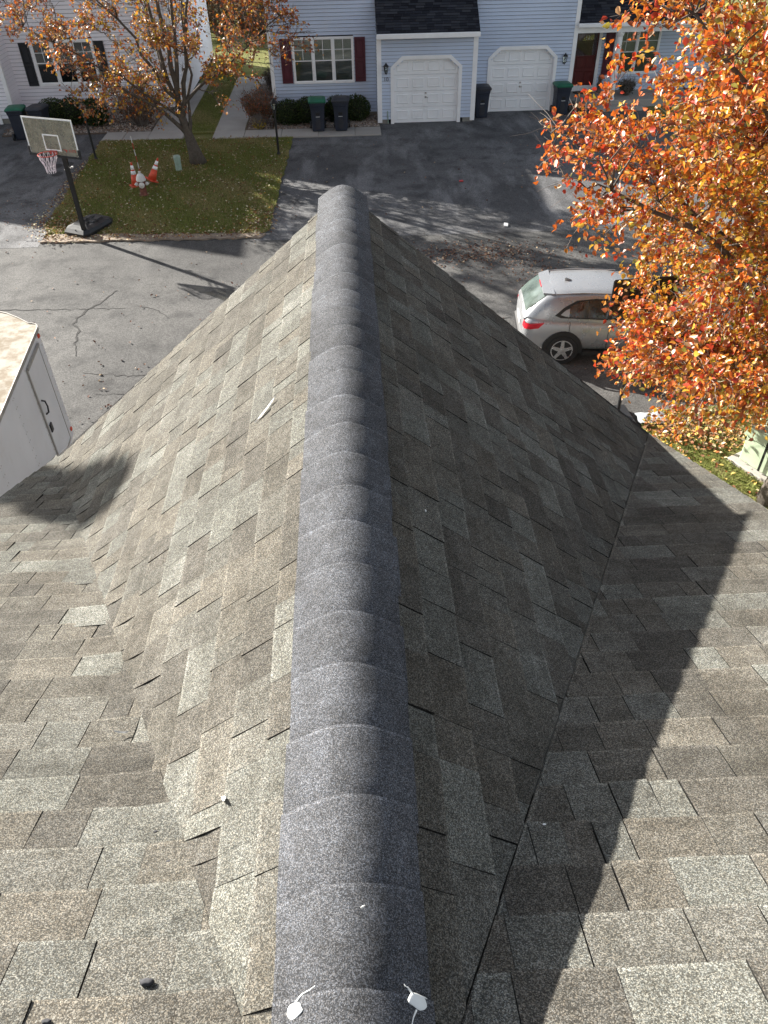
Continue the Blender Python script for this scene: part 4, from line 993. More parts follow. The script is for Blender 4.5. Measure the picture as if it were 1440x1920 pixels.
# wall sheets, proud by the skin's thickness, with rivets along the seams
for k, (ya, yb) in enumerate([(-.18, -.40), (-1.24, -2.05), (-2.05, -3.25), (-3.25, -4.45)]):
    q = MB(); q.box(.0, .004, yb+.008, ya-.008, zb+.12, zt-.06); sh = q.build('wall_panel', M['trailer'], tr)
    q = MB()
    for yy in (ya-.03, yb+.03):
        for j in range(13): q.box(.004, .007, yy-.007, yy+.007, zb+.18+j*.145, zb+.194+j*.145)
    stuff(q.build('rivets', M['alu'], sh))
q = MB(); da, db, dz0, dz1 = -.40, -1.20, zb+.10, zt-.16
q.box(.0045, .024, db-.035, db, dz0-.03, dz1+.03); q.box(.0045, .018, da, da+.012, dz0-.03, dz1+.03); q.box(.0045, .035, db, da, dz1, dz1+.045); q.box(.0045, .018, db, da, dz0-.03, dz0)
q.build('door_frame', M['alu'], tr)
q = MB(); q.bbox(.004, .016, db+.008, da-.008, dz0+.006, dz1-.006, .006); dr = q.build('side_door', M['trailer'], tr)
q = MB(); q.tube([(.016, db+.10, 1.60), (.06, db+.12, 1.57), (.07, db+.13, 1.47), (.06, db+.12, 1.37), (.016, db+.10, 1.34)], .014, 6); q.build('grab_handle', M['black'], dr)
q = MB(); q.bbox(.016, .04, db+.05, db+.15, 1.02, 1.17, .008); q.build('latch', M['black'], dr)
for (yy, zz) in ((-.24, zt-.08), (-.22, zb+.16)):
    q = MB(); q.bbox(.0, .03, yy-.035, yy+.035, zz-.03, zz+.03, .008); q.build('marker_light', M['orange'], tr)
for yy in (-2.4, -3.2):
    wq = MB(); wq.lathe([(.15, -.10), (.32, -.10), (.34, -.07), (.34, .07), (.32, .10), (.15, .10)], 20, Matrix.Translation((-.14, yy, .34)) @ Matrix.Rotation(R(90), 4, 'Y')); wq.build('wheel', M['tyre'], tr)
q = MB(); q.box(-TW+.1, -.1, -TL+.05, -.1, zb-.08, zb); q.build('chassis', M['black'], tr)
# ---------------------------------------------------------------- silver car
car = empty('parked_car', (4.12, 14.40, .0), R(-5), 'silver hatchback car parked on the street behind the orange tree', 'car')
car.scale = (.94, .94, .94)
def loft(stations, mirror=True):
    mb = MB(); n = len(stations[0][1]); vs = []
    for x, ring in stations:
        full = [V(x, -w_, z) for w_, z in ring]+[V(x, w_, z) for w_, z in ring[-2:0:-1]]
        vs += full
    m = 2*n-2
    fs = [(j*m+i, j*m+(i+1) % m, (j+1)*m+(i+1) % m, (j+1)*m+i) for j in range(len(stations)-1) for i in range(m)]
    fs += [tuple(range(m-1, -1, -1)), tuple((len(stations)-1)*m+i for i in range(m))]
    mb.add(vs, fs); return mb
def bst(x, zb, w0, w1, w2, w3, zt, crown=.02): return (x, [(0, zb), (w0, zb), (w1, .46), (w2, .74), (w3, zt), (w3-.1, zt+crown), (0, zt+crown*1.6)])
B_ = [bst(-.86, .44, .50, .62, .62, .56, .80), bst(-.83, .34, .62, .76, .74, .66, .90), bst(-.74, .28, .72, .83, .82, .74, 1.00), bst(-.55, .26, .76, .87, .87, .79, 1.00), bst(-.1, .25, .78, .885, .885, .81, .99), bst(.5, .22, .78, .875, .875, .82, .97),
      bst(1.1, .22, .78, .875, .875, .82, .95), bst(1.7, .22, .78, .875, .875, .82, .95), bst(2.25, .22, .78, .88, .88, .80, .98), bst(2.5, .24, .78, .885, .885, .78, .96, .03), bst(2.95, .25, .76, .87, .86, .70, .90, .04), bst(3.25, .28, .66, .80, .77, .60, .82, .04), bst(3.42, .36, .50, .62, .58, .45, .70, .02)]
bo = loft(B_); bo = bo.build('body', M['car'], car, smooth=True)
sm = bo.modifiers.new('smooth', 'SUBSURF'); sm.levels = 2; sm.render_levels = 2
def gh(x, zbelt, wb, zt, wt): return (x, [(0, zbelt-.05), (wb, zbelt-.05), (wb, zbelt), (wt+.045, zt-.085), (wt-.04, zt-.012), (wt-.25, zt+.012), (0, zt+.022)])
G_ = [gh(-.84, .96, .62, 1.03, .58), gh(-.74, 1.02, .70, 1.13, .60), gh(-.60, 1.0, .755, 1.27, .61), gh(-.40, 1.0, .785, 1.425, .615), gh(-.25, 1.0, .80, 1.465, .62), gh(0, 1.0, .81, 1.485, .63), gh(.5, .985, .815, 1.50, .64), gh(1.0, .97, .815, 1.49, .635), gh(1.35, .96, .81, 1.45, .625), gh(1.75, .99, .80, 1.30, .64), gh(2.2, .985, .79, 1.08, .68), gh(2.42, .97, .77, 1.0, .70)]
gb = loft(G_); gb = gb.build('cabin', M['car'], car, auto=50)
def side_pt(x, t, off=.008, s=-1):
    for (a, ra), (b_, rb_) in zip(G_[:-1], G_[1:]):
        if a <= x <= b_:
            k = (x-a)/(b_-a); l = lambda i: (ra[i][0]+(rb_[i][0]-ra[i][0])*k, ra[i][1]+(rb_[i][1]-ra[i][1])*k)
            w0, z0 = l(2); w1, z1 = l(3); return V(x, s*(w0+(w1-w0)*t+off), z0+(z1-z0)*t+off*.3)
def side_panel(name, m, outline, off, s=-1):
    mb = MB(); n = len(outline); c = (sum(p[0] for p in outline)/n, sum(p[1] for p in outline)/n)
    vs = [side_pt(x, t, off, s) for x, t in outline]+[side_pt(c[0], c[1], off, s)]
    mb.add(vs, [((i+1) % n, i, n) if s < 0 else (i, (i+1) % n, n) for i in range(n)]); return mb.build(name, m, gb)
def dens(o, k=4):
    out = []
    for i in range(len(o)):
        a, b_ = o[i], o[(i+1) % len(o)]
        for j in range(k): out.append((a[0]+(b_[0]-a[0])*j/k, a[1]+(b_[1]-a[1])*j/k))
    return out
for s_ in (-1, 1):
    side_panel('window_trim', M['car_dark'], dens([(-.22, .20), (-.10, .08), (1.0, .05), (2.1, .05), (1.95, .30), (1.45, .86), (1.2, .98), (.6, 1.0), (.2, .92), (-.05, .58)]), .004, s_)
    side_panel('rear_window', M['car_glass'], dens([(.08, .14), (.86, .12), (.86, .94), (.6, .94), (.28, .88), (.08, .62)]), .010, s_)
    side_panel('front_window', M['car_glass'], dens([(.96, .12), (1.95, .12), (1.5, .74), (1.25, .90), (.96, .94)]), .010, s_)
# glass of hatch and windscreen
def top_pt(x, y, off):
    for (a, ra), (b_, rb_) in zip(G_[:-1], G_[1:]):
        if a <= x <= b_:
            k = (x-a)/(b_-a); prof = [(ra[i][0]+(rb_[i][0]-ra[i][0])*k, ra[i][1]+(rb_[i][1]-ra[i][1])*k) for i in range(3, 7)][::-1]
            ay = abs(y)
            for (w0, z0), (w1, z1) in zip(prof[:-1], prof[1:]):
                if w0 <= ay <= w1: return V(x-off*.7 if x < 0 else x+off*.7, y, z0+(z1-z0)*(ay-w0)/(w1-w0)+off*.7)
            return V(x, y, prof[-1][1]+off)
def top_panel(name, m, xs, hw, off):
    mb = MB(); cols = 9; rows = len(xs)
    vs = [top_pt(x, -h+2*h*i/(cols-1), off) for x, h in zip(xs, hw) for i in range(cols)]
    mb.add(vs, [(j*cols+i, j*cols+i+1, (j+1)*cols+i+1, (j+1)*cols+i) for j in range(rows-1) for i in range(cols-1)]); return mb.build(name, m, gb, smooth=True)
top_panel('hatch_glass', mat('hatch_glass', (.085, .11, .10), 0.10, var=.35, scale=2.5, spec=.9), [-.80, -.72, -.62, -.52, -.41], [.54, .56, .57, .56, .54], .012)  # lighter grey-green base colour paints the reflection on the hatch
top_panel('windscreen', M['car_glass'], [1.42, 1.6, 1.8, 2.0, 2.2, 2.34], [.56, .58, .60, .62, .64, .64], .010)
q = MB(); q.prism([V(-.47, -.50, 1.415), V(-.25, -.60, 1.445), V(-.25, .60, 1.445), V(-.47, .50, 1.415)], (.0, 0, .035)); q.build('spoiler', M['car'], gb)
q = MB(); q.box(-.485, -.471, -.16, .16, 1.42, 1.445); q.build('brake_light', M['tail'], gb)
q = MB(); q.prism([V(.02, -.012, 1.50), V(.20, -.012, 1.505), V(.05, -.012, 1.57), V(.02, -.012, 1.565)], (0, .024, 0)); q.build('fin_antenna', M['car'], gb)
for s_ in (-1, 1):
    q = MB(); q.tube([(-.3, s_*.58, 1.455), (.3, s_*.60, 1.497), (1.2, s_*.59, 1.475)], .012, 6); q.build('roof_moulding', M['car'], gb)
    q = MB(); pts = [(-.80, .56, .90), (-.79, .72, .90), (-.68, .83, .93), (-.40, .862, .965), (-.52, .868, .84), (-.70, .835, .80), (-.80, .74, .78), (-.83, .62, .80)]
    c = V(-.72, s_*.80, .87); vs = [V(x-.03, s_*(y+.022), z) for x, y, z in pts]+[c+V(-.06, s_*.055, 0)]
    q.add(vs, [(i, (i+1) % 8, 8) for i in range(8)]); q.build('tail_light', M['tail'], car, smooth=True)
    for ax in (0, 2.61):
        T = Matrix.Translation((ax, s_*.80, .335)) @ Matrix.Rotation(R(90*s_*-1), 4, 'X')
        arch = MB(); pts = [(ax+.43*math.cos(R(a)), .335+.43*math.sin(R(a))) for a in range(-10, 191, 12)]; pin = [(ax+.36*math.cos(R(a)), .335+.36*math.sin(R(a))) for a in range(-10, 191, 12)]
        for i in range(len(pts)-1): arch.prism([V(pts[i][0], s_*.86, pts[i][1]), V(pts[i+1][0], s_*.86, pts[i+1][1]), V(pin[i+1][0], s_*.86, pin[i+1][1]), V(pin[i][0], s_*.86, pin[i][1])], (0, s_*.038, 0))
        arch.lathe([(.36, .03), (.36, .088)], 24, T); arch.build('wheel_arch', M['car_dark'], car)
        wq = MB(); wq.lathe([(.21, -.08), (.31, -.08), (.335, -.05), (.335, .075), (.32, .10), (.235, .105)], 28, T); wh_ = wq.build('wheel', M['tyre'], car, auto=40)
        rq = MB(); rq.lathe([(.235, .085), (.235, .108), (.215, .108), (.21, .09)], 28, T)
        for k in range(5):
            a = 2*math.pi*k/5+.3; ca, sa = math.cos(a), math.sin(a)
            rq.prism([T @ V(.03*ca-.045*sa, .03*sa+.045*ca, .105), T @ V(.03*ca+.045*sa, .03*sa-.045*ca, .105), T @ V(.22*ca+.03*sa, .22*sa-.03*ca, .10), T @ V(.22*ca-.03*sa, .22*sa+.03*ca, .10)], (0, s_*.012, 0))
        rq.lathe([(.05, .10), (.05, .12), (.02, .125)], 12, T); rq.build('rim', M['rim'], wh_)
    q = MB(); q.bbox(.45, 2.16, s_*.865-.02, s_*.865+.02, .20, .30, .012); q.build('sill_trim', M['car_dark'], car)
    q = MB(); q.tube([(1.06, s_*.885, .86), (1.15, s_*.91, .865), (1.25, s_*.885, .865)], .014, 6); q.build('door_handle', M['car'], car)
    q = MB()
    for x in (.10, .92, 2.05): q.box(x-.004, x+.004, s_*.882-.006, s_*.882+.006, .36, .97)
    q.build('door_gap', M['car_dark'], car)
    q = MB(); q.bbox(1.80, 1.98, min(s_*.84, s_*1.02), max(s_*.84, s_*1.02), 1.0, 1.13, .03); q.build('mirror', M['car'], car)
q = MB(); q.bbox(-.885, -.80, -.66, .66, .30, .50, .03); q.build('bumper_insert', M['car_dark'], car)
q = MB(); q.box(-.872, -.86, -.26, .26, .62, .74); q.build('number_plate', M['sticker'], car)
# ---------------------------------------------------------------- porch pieces
dm = MB(); dm.prism([V(9.42+.42*math.cos(a)*(1 if abs(math.cos(a)) < .8 else .98), 34.05+.22*math.sin(a), .305) for a in np.linspace(0, 2*math.pi, 29)[:-1]], (0, 0, .018)); o = dm.build('doormat', M['mat']); tag(o, 'oval brown doormat before the red front door', 'doormat')
st = empty('garden_figure', (10.02, 33.95, .30), 0, 'small brown garden figure on the porch beside the white column', 'garden figure')
q = MB(); q.lathe([(.11, 0), (.12, .05), (.08, .10), (.10, .20), (.12, .30), (.08, .40), (.06, .43)], 14); q.build('body', M['clay'], st, smooth=True)
q = MB(); q.lathe([(.03, .41), (.085, .47), (.10, .53), (.08, .60), (.03, .64)], 14); q.build('head', M['clay'], st, smooth=True)
# ---------------------------------------------------------------- bits lying on the roof and drive
def feather(loc, nrm, ln, wd, ang_, lab):
    q_ = nrm.to_track_quat('Z', 'Y').to_matrix(); d = q_ @ V(math.cos(ang_), math.sin(ang_), 0); s2 = q_ @ V(-math.sin(ang_), math.cos(ang_), 0); mb = MB(); n = 9; L = []; Rr = []
    for i in range(n):
        t = i/(n-1); ww = wd*math.sin(math.pi*min(1, .12+.86*t))**.7*(.35 if t < .2 else 1); h = .006+.012*t*t
        L.append(loc+d*ln*t+s2*ww+nrm*h); Rr.append(loc+d*ln*t-s2*ww+nrm*h)
    mid = [loc+d*ln*i/(n-1)+nrm*(.009+.012*(i/(n-1))**2) for i in range(n)]
    mb.add(L+mid+Rr, [(i, i+1, n+i+1, n+i) for i in range(n-1)]+[(n+i, n+i+1, 2*n+i+1, 2*n+i) for i in range(n-1)])
    o = mb.build('feather', M['feather']); tag(o, lab, 'feather')
feather(gable_pt(-.47, 2.80, .004), NLM, .15, .009, 1.95, 'long white feather lying on the sunlit gable slope')
feather(gable_pt(-.40, 1.02, .004), NLM, .040, .006, .9, 'small white feather tuft on the gable near the ridge cap')
feather(V(-.78, 1.40, zmain(1.40)+.012), NMM, .045, .004, .2, 'thin white feather caught in the valley')
feather(V(XR+.03, .61, ZR+.032), V(.2, 0, 1).normalized(), .016, .0022, 2.3, 'tiny pale fluff stuck to the dark ridge cap')
def pebble(x, y, z, s_, lab, m, nrm, seed):
    o = blob('roof_chip' if m is M['chip'] else 'bird_dropping', V(x, y, z-.004), s_, s_*.62, s_*(.45 if m is M['chip'] else .25), m, None, seed, nrm, .5); tag(o, lab, 'chip' if m is M['chip'] else 'dropping')
pebble(-.50, .58, zmain(.58)+.011, .014, 'dark round asphalt chip on the main slope', M['chip'], NMM, 11)
pebble(-.68, .51, zmain(.51)+.011, .009, 'black asphalt crumb near the roof corner joint', M['chip'], NMM, 12)
pebble(-.53, .89, zmain(.89)+.012, .008, 'small black crumb beside the valley', M['chip'], NMM, 13)
pebble(-.59, .99, zmain(.99)+.012, .006, 'tiny black crumb higher up along the valley', M['chip'], NMM, 14)
pebble(.43, .95, zmain(.95)+.010, .006, 'white spot on the shaded part of the main slope', M['sealant'], NMM, 15)
pebble(.21, 2.05, zgab(.21)+.010, .006, 'white spot on the shaded gable slope', M['sealant'], NRM, 16)
q = MB(); q.prism([V(4.10, 20.95, .012), V(4.22, 20.93, .012), V(4.25, 21.12, .012), V(4.15, 21.18, .012)], (0, .0, .03)); o = q.build('paper_scrap', M['paper']); tag(o, 'white paper scrap on the shaded driveway', 'paper')
q = MB(); q.prism([V(3.32, 24.72, .014), V(3.45, 24.75, .014), V(3.43, 24.85, .014), V(3.33, 24.83, .014)], (0, 0, .02)); o = q.build('red_scrap', M['red_dot']); tag(o, 'red scrap lying on the dark driveway', 'scrap')
# ================================================================== PLANTS
def build_leaves(name, pos, dirv, nrm, L, W, cols, m, parent=None, curl=None):
    """leaf = folded ovate blade of four triangles"""
    n = len(pos); d = dirv/np.linalg.norm(dirv, axis=1, keepdims=True)
    s = np.cross(nrm, d); s /= (np.linalg.norm(s, axis=1, keepdims=True)+1e-9); u = np.cross(d, s)
    L = L[:, None]; W = W[:, None]; curl = np.random.RandomState(n).uniform(.04, .5, (n, 1))
    v = np.stack([pos, pos+d*L*.22+s*W*.40+u*L*curl*.30, pos+d*L*.58+s*W*.44+u*L*curl*.55, pos+d*L-u*L*curl*.45, pos+d*L*.58-s*W*.44+u*L*curl*.55, pos+d*L*.22-s*W*.40+u*L*curl*.30, pos+d*L*.48-u*L*curl*.2], 1).reshape(-1, 3)
    tri = np.array([[0, 1, 6], [1, 2, 6], [2, 3, 6], [3, 4, 6], [4, 5, 6], [5, 0, 6]]); f = (np.arange(n)[:, None, None]*7+tri[None]).reshape(-1)
    me = bpy.data.meshes.new(name); me.vertices.add(len(v)); me.vertices.foreach_set('co', v.astype(np.float32).ravel())
    me.loops.add(len(f)); me.loops.foreach_set('vertex_index', f.astype(np.int32))
    k = len(f)//3; me.polygons.add(k); me.polygons.foreach_set('loop_start', np.arange(0, len(f), 3, dtype=np.int32)); me.polygons.foreach_set('loop_total', np.full(k, 3, dtype=np.int32))
    me.update(calc_edges=True)
    at = me.color_attributes.new('Col', 'FLOAT_COLOR', 'CORNER'); c4 = np.ones((n, 4), dtype=np.float32); c4[:, :3] = cols
    at.data.foreach_set('color', np.repeat(c4, 18, axis=0).ravel())
    me.materials.append(m); o = bpy.data.objects.new(name, me); C.objects.link(o); o.parent = parent; return o
def rdir(rs, n):
    v = rs.normal(size=(n, 3)); return v/np.linalg.norm(v, axis=1, keepdims=True)
def pick(rs, n, pal, jit=.18):
    p = np.array([c for c, k in pal]); w_ = np.array([k for c, k in pal], float); i = rs.choice(len(p), n, p=w_/w_.sum())
    return np.clip(p[i]*rs.uniform(1-jit, 1+jit, (n, 1)), 0, 1)
def bez(a, b, c, n): return [a*(1-t)**2+b*2*t*(1-t)+c*t*t for t in np.linspace(0, 1, n)]
def tree(name, label, cat, base, forks, limbs, clusters, leaf_fn, seed, trunk_r=.2, twig_r=.006, twigs=7, tw_len=(.3, .65), leaves_per=14, leaf_l=(.07, .1), bare=0.0, group=None, bark='bark', droop=.35, tw_seg=4):
    """trunk -> limbs -> branch to every cluster -> twigs -> leaves"""
    rs = np.random.RandomState(seed); root = empty(name, base, 0, label, cat, group); base = Vector(base)
    loc = lambda p: Vector(p)-base
    tm = MB(); nodes = []                                # (point, radius)
    def add_path(mb, P, r0, r1, n):
        rad = [r0+(r1-r0)*(i/(len(P)-1))**.8 for i in range(len(P))]; mb.tube([loc(p) for p in P], rad, n)
        for p, r_ in zip(P[1:], rad[1:]): nodes.append((Vector(p), r_))
    F = [Vector(p) for p in forks]
    rad = [trunk_r*(1.5 if i == 0 else (1.12 if i == 1 else 1-.12*i)) for i in range(len(F))]
    tm.tube([loc(p) for p in F], rad, 12); nodes += [(p, r_) for p, r_ in zip(F[2:], rad[2:])]
    for (src, mid, tip, r0) in limbs:
        P = bez(Vector(F[src]), Vector(mid), Vector(tip), 9)
        P = [P[0]]+[p+Vector(rs.normal(0, .05, 3)) for p in P[1:]]; add_path(tm, P, r0, r0*.22, 8)
    tm.build('trunk', M[bark], root, smooth=True)
    br = MB(); tw = MB(); pos = []; dr = []
    cl = sorted(clusters, key=lambda c: (Vector(c[0])-F[-1]).length)
    for c in cl:
        cc = Vector(c[0]); rad_c = c[1]
        best = min(nodes, key=lambda nd: (nd[0]-cc).length + (1.2*max(0, nd[0].z-cc.z)) + (.6 if nd[1] < .012 else 0))
        a = best[0]; r0 = min(best[1]*.75, .008+.012*(cc-a).length+.006)
        mid = a.lerp(cc, .5)+V(0, 0, .12*(cc-a).length)+Vector(rs.normal(0, .10, 3))
        P = bez(a, mid, cc, 6); P = [P[0]]+[p+Vector(rs.normal(0, .03, 3)) for p in P[1:]]
        rr_ = max(twig_r, r0); br.tube([loc(p) for p in P], [rr_+(twig_r-rr_)*i/5 for i in range(6)], 5)
        for i, p in enumerate(P[2:]): nodes.append((p, rr_+(twig_r-rr_)*(i+2)/5))
        out = (cc-F[-1]).normalized()
        isb = rs.rand() < bare
        for k in range(twigs):
            s_ = P[rs.randint(2, 6)]; d = Vector(rdir(rs, 1)[0])*.85+out*.7+V(0, 0, .1); d.normalize(); ln = rs.uniform(*tw_len)*rad_c/.45
            q = [s_+d*ln*t+V(0, 0, -droop*ln*t*t*.5)+Vector(rs.normal(0, .02, 3)) for t in np.linspace(0, 1, tw_seg)]
            tw.tube([loc(p) for p in q], [twig_r*.75*(1-.6*i/(tw_seg-1)) for i in range(tw_seg)], 3, cap=False)
            if isb: continue
            for j in range(leaves_per):
                t = rs.uniform(.15, 1.05); p = s_+d*ln*t+V(0, 0, -droop*ln*t*t*.5)+Vector(rs.normal(0, .045, 3)); pos.append(loc(p)); dr.append(d)
    stuff(br.build('branches', M[bark], root, smooth=True)); stuff(tw.build('twigs', M['twig'], root))
    pos = np.array(pos); dr = np.array(dr); n = len(pos)
    d = dr*.35+rdir(rs, n)*.8+np.array([0, 0, -.45]); nn = rdir(rs, n)+np.array([-.2, .1, .7])
    L = rs.uniform(*leaf_l, n); W = L*rs.uniform(.6, .8, n)
    build_leaves('crown', pos, d, nn, L, W, leaf_fn(rs, pos+np.array(base), n), M['leaf'], root)
    return root
# ---------------------------------------------------------------- orange tree beside the roof
RED = (.42, .045, .018); ORG = (.50, .12, .018); AMB = (.52, .21, .025); YEL = (.55, .34, .035); RUST = (.26, .075, .03); PALE = (.50, .30, .14); OLV = (.22, .19, .03)
def orange_leaf(rs, P, n):
    a = pick(rs, n, [(RED, 3), (ORG, 5), (AMB, 3), (RUST, 2), (PALE, 1.2)], .25); b_ = pick(rs, n, [(ORG, 3), (AMB, 4), (YEL, 4), (OLV, 1.5), (RUST, 1.2), (PALE, 1.2)], .25)
    k = np.clip(.15+(P[:, 0]-3.0)/2.8+np.clip((3.0-P[:, 2])*.12, 0, .4)+rs.normal(0, .25, n)+np.sin(P[:, 2]*1.9+P[:, 1]*1.3)*.28, 0, 1)
    return np.where((rs.rand(n) < k)[:, None], b_, a)
rs = np.random.RandomState(5); OC = np.array([6.9, 9.9, 4.8]); OR = np.array([4.5, 3.4, 4.4]); cl = []
def crown_left(z): return 2.9 if z > 6.5 else (3.9 if z > 5.75 else (2.2 if z > 4.5 else (3.75 if z > 3.2 else (3.75 if z > 1.9 else 4.7))))
while len(cl) < 1250:
    u = rdir(rs, 1)[0]*rs.uniform(.12, 1)**.5; p = OC+u*OR*(1+.10*math.sin(5*u[0]+9*u[2])+.08*math.sin(11*u[2]+3*u[1]))
    if p[2] < .9 or p[2] < 1.0+(9.5-p[1])*1.05 or p[1] < 6.3: continue
    if math.sin(p[0]*2.3+1.1)*math.sin(p[1]*2.1+.4)*math.sin(p[2]*2.4+2.0) > .50: continue          # gaps between the boughs
    if p[0] > 9.6 or p[0] < crown_left(p[2])+.35*(p[1]-9.5): continue
    cl.append((p, rs.uniform(.36, .55)))
for p in [(2.45, 9.6, 5.2), (2.6, 9.8, 5.0), (3.1, 9.4, 5.5), (2.85, 9.5, 4.6), (3.2, 9.7, 4.75), (3.8, 9.6, 2.3), (4.1, 9.7, 2.1), (4.5, 9.6, 1.85), (4.0, 9.3, 2.5), (4.0, 9.8, 3.0), (4.9, 9.7, 1.35), (5.1, 9.8, 1.1), (3.2, 9.6, 6.7), (3.4, 9.5, 6.5)]: cl.append((np.array(p), .40))
tree('orange_tree', 'large orange and yellow leaved tree standing over the silver car', 'tree', (6.48, 9.05, .03), [(6.48, 9.05, .03), (6.49, 9.06, .5), (6.56, 9.12, 1.2), (6.72, 9.25, 2.0), (6.8, 9.4, 2.7)],
     [(3, (5.2, 9.4, 2.6), (4.0, 9.7, 2.5), .07), (3, (5.4, 9.4, 4.0), (3.2, 9.6, 4.8), .085), (4, (5.8, 9.6, 5.0), (3.6, 9.5, 6.6), .08), (4, (6.4, 9.8, 5.5), (5.2, 10.2, 8.2), .09), (4, (7.0, 9.8, 6.0), (7.2, 10.3, 8.9), .09), (3, (6.6, 10.8, 3.6), (5.4, 12.3, 4.6), .08), (4, (7.4, 11.0, 4.6), (7.2, 12.6, 6.4), .08), (3, (8.2, 9.6, 4.0), (10.0, 9.8, 5.6), .08), (4, (7.2, 8.6, 4.6), (6.2, 7.2, 6.4), .07), (3, (6.0, 9.9, 2.2), (4.8, 10.2, 1.6), .05), (4, (5.6, 10.0, 3.9), (4.0, 11.0, 4.4), .06)],
     cl, orange_leaf, 3, trunk_r=.17, twigs=7, leaves_per=13, leaf_l=(.055, .095), bare=.07)
# ---------------------------------------------------------------- sparse tree on the island lawn
def sparse_leaf(rs, P, n):
    a = pick(rs, n, [(ORG, 4), (AMB, 4), (RUST, 4), (YEL, 1.5), ((.36, .14, .07), 3), (PALE, 3), ((.46, .30, .20), 2)]); b_ = pick(rs, n, [(YEL, 4), (AMB, 3), (OLV, 2), (RUST, 1)])
    return np.where((rs.rand(n) < np.clip((.5-np.abs(P[:, 0]+5.6)/6)+np.sin(P[:, 2]*3)*.15, 0, 1))[:, None], b_, a)
rs = np.random.RandomState(9); SC = np.array([-5.7, 27.2, 5.2]); SR = np.array([4.7, 3.2, 4.0]); cl = []
while len(cl) < 520:
    u = rdir(rs, 1)[0]*rs.uniform(.25, 1)**.45; p = SC+u*SR*(1+.12*math.sin(6*u[0]+7*u[2]))
    if p[2] < 1.7: continue
    if p[2] < 2.6 and -5.4 < p[0] < -3.2: continue
    if math.sin(p[0]*1.9)*math.sin(p[1]*2.1+.4)*math.sin(p[2]*2.2+1.0) > .30: continue
    cl.append((p, rs.uniform(.35, .6)))
for p in [(-9.9, 27, 4.1), (-9.2, 27, 3.8), (-8.6, 26.9, 3.3), (-8.0, 27, 2.9), (-8.6, 27, 2.2), (-7.8, 26.8, 2.0), (-8.2, 27, 1.75), (-4.3, 26.9, 2.2), (-4.0, 26.9, 1.9), (-4.5, 26.8, 2.6), (-3.0, 27, 3.7), (-1.6, 27, 4.0), (-2.3, 27, 4.1), (-6.7, 26.7, 2.3)]: cl.append((np.array(p), .45))
tree('sparse_tree', 'sparse rusty leaved tree with many upright limbs on the island lawn', 'tree', (-5.17, 27.35, .03), [(-5.17, 27.35, .03), (-5.22, 27.33, .35), (-5.32, 27.3, .9), (-5.42, 27.28, 1.4), (-5.5, 27.28, 1.75)],
     [(2, (-5.9, 27.0, 2.1), (-8.4, 27.0, 2.9), .085), (3, (-5.9, 27.2, 3.2), (-7.6, 27.0, 5.2), .085), (3, (-5.7, 27.3, 3.4), (-6.6, 27.5, 7.2), .09), (4, (-5.5, 27.3, 3.6), (-5.6, 27.2, 8.6), .10), (4, (-5.2, 27.2, 3.6), (-4.8, 27.0, 8.2), .09), (3, (-5.0, 27.3, 3.2), (-4.1, 27.5, 6.8), .085), (3, (-5.1, 27.0, 2.6), (-4.6, 26.4, 5.0), .07), (4, (-4.3, 27.2, 2.6), (-1.9, 27.1, 4.2), .065), (3, (-6.0, 27.8, 3.0), (-6.6, 29.0, 5.6), .07), (2, (-5.0, 27.4, 2.0), (-5.0, 28.4, 5.4), .07), (3, (-6.6, 27.0, 2.6), (-9.6, 27.0, 4.1), .055)],
     cl, sparse_leaf, 4, trunk_r=.20, twig_r=.010, twigs=8, tw_len=(.28, .62), leaves_per=7, leaf_l=(.07, .11), bare=.28)
# ---------------------------------------------------------------- woods behind the houses
def brown_leaf(rs, P, n): return pick(rs, n, [((.16, .07, .03), 4), ((.22, .10, .035), 3), ((.10, .06, .03), 3), ((.28, .16, .05), 1), ((.07, .08, .025), 1)])
for k, (x, y, h, rx) in enumerate([(-8.6, 52, 9, 3.4), (-4.6, 54, 10, 3.6), (-6.4, 58, 12, 4.0), (-1.5, 56, 11, 4.0), (-11.5, 57, 11, 4.2)]):
    rs = np.random.RandomState(60+k); cl = []
    while len(cl) < 70:
        u = rdir(rs, 1)[0]*rs.uniform(.3, 1)**.4; p = np.array([x, y, h*.52])+u*np.array([rx, 2.6, h*.46])
        if p[2] > .7: cl.append((p, rs.uniform(.8, 1.2)))
    tree('wood_tree', ['brown leaved bushy tree at the back lawn, next to the white house', 'brown leaved tree at the back lawn, next to the blue house', 'tall brown tree standing behind the other two back trees', 'brown tree behind the blue house', 'brown tree behind the white house'][k], 'tree', (x, y, 0), [(x, y, 0), (x, y, .6), (x+.1, y, 1.6), (x, y, 2.8)],
         [(3, (x-1, y, h*.45), (x-rx*.6, y, h*.65), .09), (3, (x+1, y, h*.45), (x+rx*.6, y, h*.65), .09), (3, (x, y, h*.6), (x, y, h*.9), .1)], cl, brown_leaf, 70+k, trunk_r=.16, twig_r=.012, twigs=6, tw_len=(.4, .8), leaves_per=9, leaf_l=(.16, .26), bare=.1, group='woods behind the houses')
